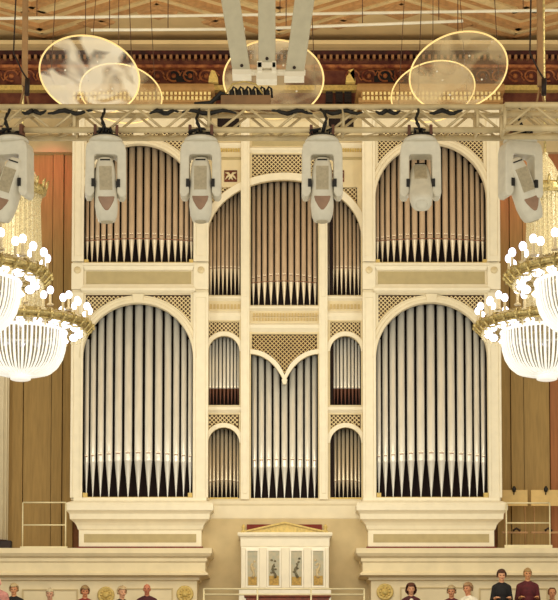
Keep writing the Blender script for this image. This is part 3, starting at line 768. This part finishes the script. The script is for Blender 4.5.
def moving_head(px, label, yaw, tilt, roll=0, shade=True):
    Y = TRY
    p = U(px, 134, Y); t = thing('moving_head_light', label, 'stage light', p, 'moving head lights under the truss', (0, 0, yaw)); t.scale = (1, 1, .94)
    # clamps over the chord and base
    for s in (-1, 1):
        b = MB(); b.box(s*.13 - .018, s*.13 + .018, -.055, .055, -.055, .105); b.tube([(s*.13, 0, .03), (s*.13, 0, -.08)], .014, 6)
        b.build('clamp', M['clamp'], t, .006)
    b = MB(); b.lathe([(.10, -.05), (.19, -.07), (.205, -.10), (.19, -.125), (.14, -.13)], (0, 0, 0), 24); b.build('base', M['head'], t)
    b = MB(); b.lathe([(.12, -.02), (.17, -.045), (.17, -.07)], (0, 0, 0), 18)
    rnd = random.Random(int(px))
    for k in range(9):
        a = rnd.uniform(0, 2*pi); b.tube([(.12*cos(a), .12*sin(a), -.04), (.15*cos(a), .15*sin(a) - .03, .0 + rnd.uniform(-.01, .03)), (.06*cos(a + 1), .06*sin(a + 1) - .05, .03)], .014, 6)
    b.build('connector_cluster', M['black'], t)
    b = MB(); sgn = 1 if rnd.random() > .5 else -1
    b.tube([(0, -.08, -.02), (.02*sgn, -.1, .08), (.055*sgn, -.08, .17), (.02*sgn, -.06, .26), (-.02, -.03, .31)], .017, 6); b.tube([(.02, -.09, -.01), (.05*sgn, -.11, .1), (.04*sgn, -.07, .25)], .011, 6)
    b.build('power_cable', M['black'], t)
    # yoke: rounded frame with a window, open below
    W, w = .245, .135; zt, zi, zb_ = -.125, -.30, -.84
    out = [(-W + .0, zb_ + .05), (-W*.98, -.24), (-W*.92, -.17), (-W*.78, zt), (W*.78, zt), (W*.92, -.17), (W*.98, -.24), (W, zb_ + .05), (W*.9, zb_), (w*1.25, zb_), (w, zb_ + .06), (w, zi - .02), (w - .02, zi), (-w + .02, zi), (-w, zi - .02), (-w, zb_ + .06), (-w*1.25, zb_), (-W*.9, zb_)]
    b = MB(); b.prism(out, -.12, .12); b.build('yoke', M['head'], t, .022)
    for s in (-1, 1):
        b = MB(); b.X = Matrix.Translation((s*.135, -.02, -.66)) @ Matrix.Rotation(pi/2, 4, 'Y'); b.lathe([(.05, -.04), (.05, .04)], seg=14)
        b.X = None; b.box(s*.15 - .02, s*.15 + .02, -.135, -.0, -.72, -.62)
        b.build('pivot', M['black'], t)
    # head, hinged between the arms
    h = MB(); Mx = Matrix.Translation((0, 0, -.63)) @ Euler((tilt, roll, 0)).to_matrix().to_4x4(); h.X = Mx
    secs = [(-.50, .075, .08), (-.49, .10, .10), (-.42, .125, .12), (-.30, .138, .135), (-.20, .133, .14), (-.02, .130, .145), (.12, .122, .14), (.22, .108, .125), (.29, .085, .10), (.31, .06, .07)]
    rings = []
    for z, wx, wy in secs:
        r = []
        for k in range(24):
            a = 2*pi*k/24; ca, sa = cos(a), sin(a); e = .62
            r.append((wx*math.copysign(abs(ca)**e, ca), wy*math.copysign(abs(sa)**e, sa), z))
        rings.append(r)
    h.loft(rings, True, True); hd = h.build('lamp_head', M['head'], t)
    b = MB(); b.X = Mx
    b.box(-.075, .075, -.150, -.12, -.13, .17)
    for k in range(9): b.box(-.07 + k*.0165, -.061 + k*.0165, -.156, -.15, -.12, .16)
    b.build('cooling_grille', M['grille'], hd)
    if shade: b = MB(); b.X = Mx; b.prism([(-.10, -.21), (.10, -.21), (.085, -.27), (.05, -.34), (.015, -.385), (-.015, -.385), (-.05, -.34), (-.085, -.27)], -.142, -.12); b.build('lamp_cover', M['lens'], hd, .01)
    b = MB(); b.X = Mx; b.lathe([(.0, -.515), (.06, -.512), (.075, -.495)], seg=20); b.build('lens', M['grille'] if shade else M['head'], hd)
    b = MB(); b.X = Mx; b.tube([(-.06, -.115, .262), (.06, -.115, .262)], .009, 6); b.build('handle', M['black'], hd)
    return t
R_ = math.radians
heads = [(12, 'first hanging stage light from the left, head leaning left at the photo edge', R_(-14), R_(10), R_(22)),
         (106, 'second hanging stage light from the left, in front of the left tower pipes', R_(6), R_(2), R_(-2)),
         (201, 'third hanging stage light from the left, over the left tower pilaster', R_(0), R_(0), 0),
         (322, 'fourth hanging stage light from the left, right of the organ middle', R_(0), R_(0), 0),
         (420, 'fifth hanging stage light from the left, short upturned head before the right tower', R_(-2), R_(-40), 0, False),
         (520, 'sixth hanging stage light, leaning right beside the right chandelier', R_(16), R_(8), R_(-24))]
for h in heads: moving_head(*h)

# connector box with plugs on the truss
Yb = TRY + .1
c0 = U(246, 104, Yb); zt = uz(107, TRY) + .028
t = thing('connector_box', 'brown connector box with black plugs on top of the truss below the centre disc', 'box', (c0.x, Yb, zt))
b = MB(); b.box(-.3, .3, -.12, .12, 0, .115); b.build('body', M['box'], t, .01)
for k in range(6):
    x = -.17 + k*.085; b = MB(); b.lathe([(.028, .115), (.034, .15), (.03, .19), (.018, .21)], (x, -.03, 0), 10)
    b.tube([(x, -.03, .2), (x + .02, -.04, .24), (x + .05, -.03, .22), (x + .06, .03, .13)], .014, 6); b.build('plug', M['black'], t)
b = MB(); b.tube([(-.22, -.05, .12), (-.3, -.06, .16), (-.42, -.05, .04), (-.62, -.05, .02)], .03, 8); b.tube([(-.2, -.02, .13), (-.36, -.02, .1), (-.5, 0, .015)], .025, 8); b.build('cable_tail', M['black'], t)
b = MB(); b.tube([(-.24, -.08, .14), (-.16, -.08, .26), (-.02, -.08, .29), (.12, -.08, .26), (.2, -.08, .14)], .009, 6); b.build('cable_loop', M['gold_paint'], t)

# ------------------------------------------------------------------ hanging masts, bars and three beam fixture
for px, lab in ((24.5, 'brown hanging steel mast left of the left disc'), (540.5, 'pale hanging steel mast right of the right disc')):
    Y = TRY + .15; p = U(px, 107, Y); t = thing('hanging_mast', lab, 'mast', (p.x, Y, p.z + .03))
    L = ZC - p.z - .03
    b = MB(); b.box(-.033, .033, -.033, .033, .22, L); b.build('pole', M['mast'], t, .005)
    b = MB(); b.tube([(-.05, 0, 0), (0, 0, .24)], .014, 6); b.tube([(.05, 0, 0), (0, 0, .24)], .014, 6); b.build('hanger', M['mast'], t)
    b = MB(); b.tube([(.035, -.04, .10), (.04, -.045, .3)], .03, 8); b.tube([(.035, -.05, .3), (-.03, -.06, .4), (-.13, -.05, .62), (-.11, -.04, 1.3), (-.12, -.04, L)], .010, 6); b.build('cable', M['blackbrown'], t)
for i, (pa, pb, ya, yb_, Y, lab) in enumerate(((-40, 600, 19, 9.5, -5, 'long thin white bar hanging right across under the ceiling'), (91, 245, 30, 29, -5.2, 'shorter white bar hanging above the left disc'), (262, 463, 28.5, 21, -5.2, 'shorter white bar hanging right of the three beams'))):
    p, q = U(pa, ya, Y), U(pb, yb_, Y); b = MB()
    t = thing('hanging_bar', lab, 'bar', p, 'white bars under the ceiling')
    b.tube([(0, 0, 0), q - p], .028, 8); b.build('bar', M['white_bar'], t)
    for f in (.12, .5, .88):
        m = (q - p) * f; b = MB(); b.tube([m, (m.x, m.y, ZC - p.z)], .008, 5); b.build('wire', M['wire'], t)
# the three beams
Yc = -12.4
base = U(267, 80, Yc); t = thing('beam_cluster', 'cluster of three fanned grey-white box beams above the centre disc', 'stage fixture', base)
for (xt0, xt1, xb0, xb1, yb_) in ((221.5, 240, 233, 250.5, 71), (258, 275.5, 258.5, 275.5, 64), (294.5, 314, 285, 303.5, 73)):
    pb0, pb1 = U(xb0, yb_, Yc), U(xb1, yb_, Yc); pt0, pt1 = U(xt0, 0, Yc), U(xt1, 0, Yc)
    k = (ZC - pb0.z) / (pt0.z - pb0.z)
    e0 = pb0 + (pt0 - pb0) * k; e1 = pb1 + (pt1 - pb1) * k
    d = Vector((0, .2, 0)); d2 = Vector((0, .2, 0))
    b = MB(); b.loft([[pb0 - base, pb1 - base, pb1 + d - base, pb0 + d - base], [e0 - base, e1 - base, e1 + d2 - base, e0 + d2 - base]])
    o = b.build('box_beam', M['beamgrey'], t, .012)
    b = MB(); b.box(pb0.x - base.x - .01, pb1.x - base.x + .01, -.02, .22, pb0.z - base.z - .05, pb0.z - base.z + .015); b.build('end_cap', M['whitepaint'], o)
    for f in (.3,):
        m = pb0 * .5 + pb1 * .5 - base; b = MB(); b.sphere((m.x, -.005, m.z + .07), .022, 8, 6); b.build('bolt', M['blackbrown'], o)
b = MB(); b.box(-.14, .13, 0, .2, 0, .12); b.box(-.42, .5, .05, .15, .11, .16); b.box(-.13, -.06, -.02, .22, .1, .25); b.box(.06, .12, -.02, .22, .1, .25); b.build('bracket', M['whitepaint'], t, .01)

# ------------------------------------------------------------------ acrylic reflector discs
def disc(px, py, rx, Y, label, roll, m, elev=-61, wires=3):
    c = U(px, py, Y); d = (c - Vector((0, CAMY, 0))).length * .985
    R = rx / F * (Y - CAMY) * 1.0
    t = thing('acoustic_disc', label, 'reflector disc', c, 'clear acoustic discs above the truss')
    el = R_(90 + elev)                      # tilt of the plate away from horizontal
    rot = Euler((-el, roll, 0)).to_matrix().to_4x4()
    rot = Matrix.Rotation(roll, 4, 'Y') @ Matrix.Rotation(-el, 4, 'X')
    b = MB(); b.X = rot; prof = []
    for k in range(9): rr = R * (1 - k / 8); prof.append((max(rr, .004), -.14 * R * (1 - (rr / R) ** 2)))
    b.lathe(prof, seg=56, cap=False); b.build('clear_dome', m, t)
    b = MB(); b.X = rot; b.tube([(R*cos(2*pi*k/64), R*sin(2*pi*k/64), 0) for k in range(64)], .012, 8, closed=True); b.build('rim', M['rim'], t)
    for k in range(wires):
        a = 2*pi*k/wires + .5; p = rot @ Vector((R*.97*cos(a), R*.97*sin(a), .01)); b = MB()
        b.tube([p, (p.x*.6, p.y, ZC - c.z - .03)], .006, 5); b.build('wire', M['wire'], t)
    for k in range(4):
        a = 2*pi*k/4 + .4; p = rot @ Vector((R*.5*cos(a), R*.5*sin(a), -.10*R)); b = MB(); b.sphere(p, .014, 8, 6); b.build('fixing', M['whitepaint'], t)
    return t
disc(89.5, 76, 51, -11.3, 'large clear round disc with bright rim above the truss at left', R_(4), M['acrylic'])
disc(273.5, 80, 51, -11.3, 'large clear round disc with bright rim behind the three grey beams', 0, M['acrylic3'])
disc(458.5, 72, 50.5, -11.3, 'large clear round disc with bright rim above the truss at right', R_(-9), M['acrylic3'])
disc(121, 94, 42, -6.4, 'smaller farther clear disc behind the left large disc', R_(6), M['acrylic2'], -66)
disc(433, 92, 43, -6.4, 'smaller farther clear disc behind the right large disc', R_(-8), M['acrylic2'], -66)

# ------------------------------------------------------------------ chandeliers
def ring_pts(R, z, n=48): return [(R*cos(2*pi*k/n), R*sin(2*pi*k/n), z) for k in range(n)]
def chandelier(loc, label, k=1.0):
    t = thing('chandelier', label, 'chandelier', loc, 'crystal chandeliers'); t.scale = (k, k, k)
    b = MB()
    b.tube(ring_pts(1.06, 0), .035, 8, closed=True); b.tube(ring_pts(1.0, -.07), .02, 6, closed=True); b.tube(ring_pts(.86, .06), .03, 8, closed=True); b.tube(ring_pts(.95, .07), .02, 6, closed=True)
    b.lathe([(.98, -.05), (1.04, -.02), (1.04, .04), (.98, .06), (.9, .08)], seg=48, cap=False)
    for i in range(32):
        a = 2*pi*i/32; ca, sa = cos(a), sin(a)
        P = [(r*ca, r*sa, z) for r, z in ((.84, -.02), (.92, -.10), (1.03, -.11), (1.10, -.03), (1.07, .06), (1.0, .07))]
        b.tube(P, .018, 5); b.sphere((1.11*ca, 1.11*sa, -.01), .035, 6, 5)
        P = [(r*ca, r*sa, z) for r, z in ((.80, .02), (.86, .12), (.92, .1), (.9, .03))]; b.tube(P, .016, 5)
    b.build('gold_ring', M['chgold'], t)
    # drops below the ring
    b = MB()
    for i in range(48):
        a = 2*pi*i/48; b.sphere((.99*cos(a), .99*sin(a), -.14), .03, 6, 5, (.6, .6, 1.6))
    b.build('crystal_drops', M['tent'], t)['kind'] = 'stuff'
    # spokes
    for i in range(6):
        a = 2*pi*i/6; b = MB(); b.tube([(.1*cos(a), .1*sin(a), .3), (.5*cos(a), .5*sin(a), .16), (.95*cos(a), .95*sin(a), .02)], .022, 6); b.build('arm', M['chgold'], t)
    # bowl
    prof = [(.69, -.12), (.685, -.24), (.67, -.38), (.63, -.52), (.56, -.64), (.46, -.725), (.30, -.765), (.14, -.775)]
    b = MB(); b.lathe([(r*.93, z*.985) for r, z in prof], seg=40, cap=False); bowl = b.build('crystal_bowl', M['crystal_core'], t)
    b = MB()
    for i in range(64):
        a = 2*pi*i/64; b.tube([(r*cos(a), r*sin(a), z) for r, z in prof], .0125 if i % 2 else .020, 5)
    b.tube(ring_pts(.69, -.11), .03, 8, closed=True)
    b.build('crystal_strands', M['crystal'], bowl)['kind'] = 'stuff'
    b = MB(); b.lathe([(.16, -.77), (.16, -.85), (.14, -.86), (.10, -.87), (.05, -.875), (0, -.88)], seg=20, cap=False); b.build('finial', M['crystal'], t)
    # crystal column with crown
    b = MB(); b.lathe([(.40, .1), (.34, .3), (.31, .7), (.29, 1.3), (.27, 1.9), (.29, 2.05)], seg=28, cap=False); tent = b.build('crystal_column', M['tent'], t)
    b = MB()
    for i in range(28):
        a = 2*pi*i/28; b.tube([(r*cos(a), r*sin(a), z) for r, z in ((.42, .1), (.35, .3), (.32, .7), (.30, 1.3), (.28, 1.9), (.31, 2.05))], .008, 4)
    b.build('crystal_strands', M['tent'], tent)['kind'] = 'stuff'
    b = MB(); b.lathe([(.31, 2.02), (.37, 2.06), (.38, 2.14), (.33, 2.18), (.25, 2.2)], seg=28, cap=False)
    for i in range(16): a = 2*pi*i/16; b.tube([(.36*cos(a), .36*sin(a), 2.1), (.39*cos(a), .39*sin(a), 2.22), (.41*cos(a), .41*sin(a), 2.26)], [.022, .025, .01], 5)
    b.build('crown', M['chgold'], t)
    b = MB(); b.lathe([(.24, 2.18), (.22, 2.35), (.12, 2.55), (.05, 2.65), (.05, 2.7)], seg=20, cap=False); b.build('crystal_dome', M['tent'], t)
    b = MB(); b.tube([(0, 0, 2.68), (0, 0, (ZC - loc[2]) / k)], .02, 6); b.build('chain', M['chgold'], t)
    # candles and bulbs, one mesh each shared by the copies
    b = MB(); b.lathe([(.05, -.02), (.055, .0), (.03, .015), (.02, .03), (.02, .17), (.014, .18)], seg=10); c0 = b.build('candle', M['candle'], t)
    b = MB(); b.sphere((0, 0, .215), .051, 10, 8, (1, 1, 1.25)); g0 = b.build('bulb', M['bulb'], c0)
    spots = [(1.05, .04, 2*pi*(i + .5)/20) for i in range(20)] + [(.87, .17, 2*pi*i/14) for i in range(14)]
    for i, (r, z, a) in enumerate(spots):
        if i == 0: c, g = c0, g0
        else:
            c = c0.copy(); COL.objects.link(c); g = g0.copy(); COL.objects.link(g); g.parent = c; c.parent = t
        c.location = (r*cos(a), r*sin(a), z)
    b = MB(); b.sphere((0, 0, 0), .068, 10, 8, (1, 1, .85)); g0 = b.build('rim_bulb', M['bulb'], t)
    for i in range(22):
        g = g0 if i == 0 else g0.copy()
        if i: COL.objects.link(g); g.parent = t
        a = 2*pi*i/22; g.location = (.90*cos(a), .90*sin(a), -.10)
    return t
pB = U(21, 325, -8.0); pD = U(546.5, 325, -8.0)
chandelier(pB, 'crystal chandelier at left, lower and farther of the two, beside the left tower')
chandelier(pD, 'crystal chandelier at right, lower and farther of the two, beside the right tower')
pA = U(-31, 274, -11.2); pC = U(587, 274, -11.2)
chandelier(pA, 'crystal chandelier at left photo edge, upper and nearer of the two')
chandelier(pC, 'crystal chandelier at right photo edge, upper and nearer of the two')
PEOPLE = True

# ------------------------------------------------------------------ people
def fuse(b, name, m, voxel, parent=None, smooth=4):
    o = b.build('tmp', m)
    r = o.modifiers.new('r', 'REMESH'); r.mode = 'VOXEL'; r.voxel_size = voxel; r.use_smooth_shade = True
    s = o.modifiers.new('s', 'SMOOTH'); s.factor = .5; s.iterations = smooth
    return mesh_from(o, name, [m], parent)
SK = {}
def skin(c):
    if c not in SK: SK[c] = mat('skin', c, .5, var=.05, scale=20)
    return SK[c]
CM = {}
def cloth(c):
    if c not in CM: CM[c] = mat('cloth', c, .8, var=.18, scale=14)
    return CM[c]
def person(px, py_top, Y, label, standing, top, skinc, hairc, hair='short', under=None, trousers='#1c1a1e', turn=0, nod=0, female=False, height=1.66, shift=0):
    P = U(px, py_top, Y)
    t = thing('person', label, 'person', (P.x, Y, ZF), None, (0, 0, turn))
    K = .88; t.scale = (K, K, K); H = (P.z - ZF) / K
    s = 1.04 * height / 1.66
    b = MB(); c = MB(); tr = MB()
    hip = (H - .78*s) if not standing else H - .78*s       # pelvis height below head top
    zh = hip
    ch = zh + .36*s; nk = zh + .50*s; hd = zh + .66*s
    sw = (.14 if female else .16) * s
    # torso as overlapping tapered volumes
    cw = .86 if female else .94
    def torso(B, g):
        B.sphere((0, 0, zh + .02), .15*s + g, 14, 10, (1.0*cw, .78, .8)); B.sphere((0, .0, zh + .16*s), .132*s + g, 14, 10, (1*cw, .74, 1.1))
        B.sphere((0, .0, ch - .04), .152*s + g, 14, 10, (1.03*cw, .72, 1.05))
        for q in (-1, 1): B.capsule((0, .012, ch + .115*s), (q*sw*.92, .012, ch + .062*s), .062*s + g, .05*s + g)
        B.capsule((0, .012, ch + .05), (0, .0, nk + (-.02 if g else .0)), .08*s + g, .056*s + g*.5)
    torso(b, 0); torso(c, .016)
    b.capsule((0, .012, nk - .04), (0, -.005, hd - .04), .056*s, .05*s)
    # arms
    for q in (-1, 1):
        sh = Vector((q*sw*1.0, .01, ch + .055*s))
        if standing: el = Vector((q*(sw + .05), .04, ch - .20*s)); wr = Vector((q*(sw + .0), -.19, ch - .165*s))
        else: el = Vector((q*(sw + .05), .02, ch - .21*s)); wr = Vector((q*.12, -.22, zh + .08))
        for B, g in ((b, 0), (c, .014)):
            B.capsule(sh, el, .05*s + g, .04*s + g)
            if B is b: B.capsule(el, wr, .04*s, .027*s)
            else: B.capsule(el, el + (wr - el) * (.55 if standing else .9), .04*s + g, .033*s + g)
        # hand: palm and five bent fingers
        fd = (wr - el).normalized(); lat = Vector((-q, 0, 0)) - fd * Vector((-q, 0, 0)).dot(fd); lat.normalize(); dn = fd.cross(lat); dn = dn if dn.z < 0 else -dn
        pc = wr + fd * .075
        b.capsule(wr, wr + fd * .03, .027, .028)
        for k in range(3): b.capsule(wr + fd*.02 + lat*(k - 1)*.018, pc + lat*(k - 1)*.024, .016, .014)
        for k, L in enumerate((.068, .078, .072, .056)):
            off = lat * ((1.5 - k) * .0205); a0 = pc + off; a1 = a0 + fd*L*.5 + dn*.008; a2 = a1 + fd*L*.38 + dn*.02; b.capsule(a0, a1, .0095, .0088, 8); b.capsule(a1, a2, .0088, .0075, 8)
        th0 = wr + fd*.03 + lat*.026; th1 = th0 + lat*.03 + fd*.03 + dn*.008; b.capsule(th0, th1, .012, .0105, 8); b.capsule(th1, th1 + fd*.03 + lat*.006 + dn*.008, .0105, .0085, 8)
    # legs
    for q in (-1, 1):
        hp = Vector((q*.085*s, .0, zh - .03))
        if standing: kn = Vector((q*.095, -.02, zh*.52)); an = Vector((q*.10, .03, .085)); toe = Vector((q*.115, -.13, .035))
        else: kn = Vector((q*.12, -.42, zh - .04)); an = Vector((q*.12, -.42, .085)); toe = Vector((q*.13, -.58, .035))
        for B, g in ((b, 0), (tr, .014)):
            B.capsule(hp, kn, .085*s + g, .056*s + g); B.capsule(kn, an, .055*s + g, .036*s + g)
        b.capsule(an, (an.x, an.y + .03, .04), .04, .036); b.capsule((an.x, an.y + .03, .04), toe, .038, .032)
    tr.sphere((0, 0, zh + .0), .155*s + .012, 14, 10, (1.05, .8, .75))
    # head: skull, jaw, nose, brow, ears
    hr = Matrix.Translation((0, -.012, hd)) @ Euler((nod, 0, 0)).to_matrix().to_4x4()
    b.X = hr
    b.sphere((0, .012, .018), .092, 16, 12, (.83, 1.04, 1.05)); b.sphere((0, -.022, -.045), .065, 14, 10, (.86, .92, 1.05)); b.sphere((0, -.052, -.092), .028, 10, 8, (1.1, .8, .75))
    b.capsule((0, -.083, .012), (0, -.106, -.03), .010, .015, 8)
    for q in (-1, 1):
        b.sphere((q*.077, .015, -.012), .026, 8, 6, (.35, .65, 1.15)); b.sphere((q*.033, -.076, .022), .015, 8, 6, (1.7, .6, .5)); b.sphere((q*.042, -.066, -.028), .02, 8, 6)
    b.X = None
    body = fuse(b, 'body', skin(skinc), .0065 if standing else .009, t, 3)
    for q in (-1, 1):
        e = MB(); e.X = hr; e.sphere((q*.032, -.083, .004), .0105, 10, 8, (1.25, .6, .8)); e.build('eye', M['eye'], body)
    e = MB(); e.X = hr; e.sphere((0, -.087, -.062), .022, 10, 8, (1.05, .35, .28)); e.build('mouth', M['mouth'], body)
    fuse(c, 'shirt', cloth(top), .012, t, 5)
    fuse(tr, 'trousers', cloth(trousers), .014, t, 5)
    if under:
        e = MB(); e.sphere((0, -.105*s, ch + .02), .075, 12, 8, (.75, .45, 1.25)); e.build('collar', cloth(under), t)
    # hair: displaced cap
    if hair != 'bald':
        e = MB(); e.X = hr; rr = random.Random(int(px * 7)); seg, rg = 30, 20; rows = []
        grid = []
        for i in range(rg + 1):
            row = []
            th = pi * i / rg
            for k in range(seg):
                a = 2*pi*k/seg
                d = Vector((sin(th)*cos(a), sin(th)*sin(a), cos(th)))
                wv = 1 + .035*sin(a*9 + i) + rr.uniform(-.02, .02)
                long_ = 1.0 + (.12 if hair in ('long', 'bob') else 0)
                p = Vector((d.x*.092*wv*long_, .014 + d.y*.108*wv, .022 + d.z*.112*wv))
                if hair == 'bob' and d.z < -.1: p.z -= .03; p.x *= 1.12
                row.append((p, d))
            grid.append(row)
        hl = {'short': .30, 'bob': .34, 'thin': .62, 'long': .36, 'full': .22}[hair]
        lowb = {'short': -.45, 'bob': -.92, 'thin': -.35, 'long': -.95, 'full': -.6}[hair]
        def keep(d):
            front = -d.y
            if front > .30 and d.z < hl + .22*(1 - front): return False
            if front > -.02 and d.z < (-.25 if hair in ('short', 'thin', 'full') else lowb): return False
            if hair == 'thin' and d.z > .86: return False
            return d.z > lowb
        vv = [[e.v(p) for p, d in row] for row in grid]
        for i in range(rg):
            for k in range(seg):
                j = (k + 1) % seg
                dm = (grid[i][k][1] + grid[i+1][j][1]) / 2
                if keep(dm): e.f([vv[i][k], vv[i+1][k], vv[i+1][j], vv[i][j]], True)
        bmesh.ops.delete(e.bm, geom=[v for v in e.bm.verts if not v.link_faces], context='VERTS')
        bmesh.ops.remove_doubles(e.bm, verts=e.bm.verts, dist=.0005)
        ho = e.build('hair', cloth(hairc), t)
        so = ho.modifiers.new('s', 'SOLIDIFY'); so.thickness = .014; so.offset = -1
    else:
        pass
    return t
if PEOPLE:
    YS = -1.95
    person(-2.5, 577, -3.2, 'bald person cut off by the left photo edge', True, '#c98a80', '#f2b9a4', '#999', 'bald')
    person(14, 584, YS, 'seated grey-haired person in black at the far left of the choir', False, '#151114', '#d99a6c', '#c9b184', 'short')
    person(50, 588.5, YS + .05, 'white-haired head barely showing above the bottom edge, second from left', False, '#b98a6a', '#d8a486', '#d6c5a0', 'full')
    person(85, 586, YS, 'seated person with tousled brown-grey hair and red top left of the leftmost gold rosette', False, '#8b2a26', '#d08a62', '#a08258', 'full', turn=R_(10))
    person(122, 586.5, YS - .95, 'seated person with pale hair and black top right of the leftmost gold rosette', False, '#1d1316', '#d6a07c', '#c9ae84', 'short', turn=R_(25))
    person(147, 583.5, YS, 'seated bald ruddy man in dark maroon between the two left gold rosettes', False, '#4a1720', '#c27858', '#9a6a4c', 'bald')
    person(411, 583.5, YS, 'seated woman with brown bob, maroon jacket and white top right of a gold rosette', False, '#4f1c22', '#d99f78', '#5a2f1c', 'bob', '#efe6d2', female=True)
    person(451.5, 586, YS, 'seated grey-haired person in maroon, left of a pair sitting together', False, '#5e1f28', '#cf9068', '#b9a27a', 'short', turn=R_(-12))
    person(468, 583, YS - .95, 'seated person in white shirt turned left, right of the pair sitting together', False, '#ece4d0', '#cf8d66', '#a4805a', 'short', turn=R_(-40))
    person(501.5, 570, -2.75, 'standing dark-haired woman in a black top', True, '#0e0b10', '#dba27c', '#4b2a1c', 'short', trousers='#141216', female=True, height=1.62)
    person(527.5, 568, -2.4, 'standing person with light hair in a maroon shirt', True, '#5b1820', '#d39768', '#b89562', 'full', trousers='#231a1c', height=1.72)
    person(552, 587.5, YS, 'seated balding person in dark maroon at the far right', False, '#4a1a1e', '#c98a62', '#7a5234', 'thin')

# ------------------------------------------------------------------ light
w = bpy.data.worlds.new('hall'); scene.world = w; w.use_nodes = True
bg = w.node_tree.nodes['Background']; bg.inputs['Color'].default_value = (1.0, .915, .70, 1); bg.inputs['Strength'].default_value = .62
def area(nm, loc, aim, size, power, col, sy=None):
    l = bpy.data.lights.new(nm, 'AREA'); l.energy = power; l.color = col; l.size = size
    if sy: l.shape = 'RECTANGLE'; l.size_y = sy
    o = bpy.data.objects.new(nm, l); COL.objects.link(o); o.location = loc
    d = Vector(aim) - Vector(loc); o.rotation_euler = d.to_track_quat('-Z', 'Y').to_euler(); return o
area('pipe_strip_fill_left', (-6.5, -10.5, 8), (.5, 0, 5.0), .8, 190, (1, .95, .78), 6)  # unseen strip lamp, added and shaped for upright highlights on the pipes
area('pipe_strip_fill_right', (6.5, -10.5, 8), (-.5, 0, 5.0), .8, 165, (1, .95, .78), 6)  # unseen right-hand counterpart, added for the same highlights
area('organ_fill', (0, -13, 3.0), (0, 0, 5.5), 4, 150, (1, .965, .82))  # unseen fill, added to light the organ front
area('podium_fill', (0, -7, 6.5), (0, -.8, 2.2), 4, 190, (1, .9, .68))  # unseen fill, added to brighten the podium
area('truss_fill', (0, -30, 5), (0, -14, 6.5), 5, 420, (1, .94, .8))  # weak unseen fill, added to lighten truss and lamp heads
area('ceiling_fill', (0, -3.0, 10.5), (0, -1.6, 14), 1.2, 70, (1, .86, .6), None).data.shape = 'RECTANGLE'  # unseen uplight, added to brighten the dark ceiling
bpy.data.lights['ceiling_fill'].size = 12; bpy.data.lights['ceiling_fill'].size_y = 1.0
for s, px in ((-1, 50), (1, 515)):
    l = bpy.data.lights.new('red_wall_lamp', 'SPOT'); l.energy = 60; l.color = (1, .12, .16); l.spot_size = R_(70); l.spot_blend = .8; l.shadow_soft_size = .1
    o = bpy.data.objects.new('red_wall_lamp', l); COL.objects.link(o); o.location = (ux(px, 0) - s*.0, -.6, uz(135, 0))
    d = Vector((ux(px, .9), .9, uz(190, .9))) - o.location; o.rotation_euler = d.to_track_quat('-Z', 'Y').to_euler()
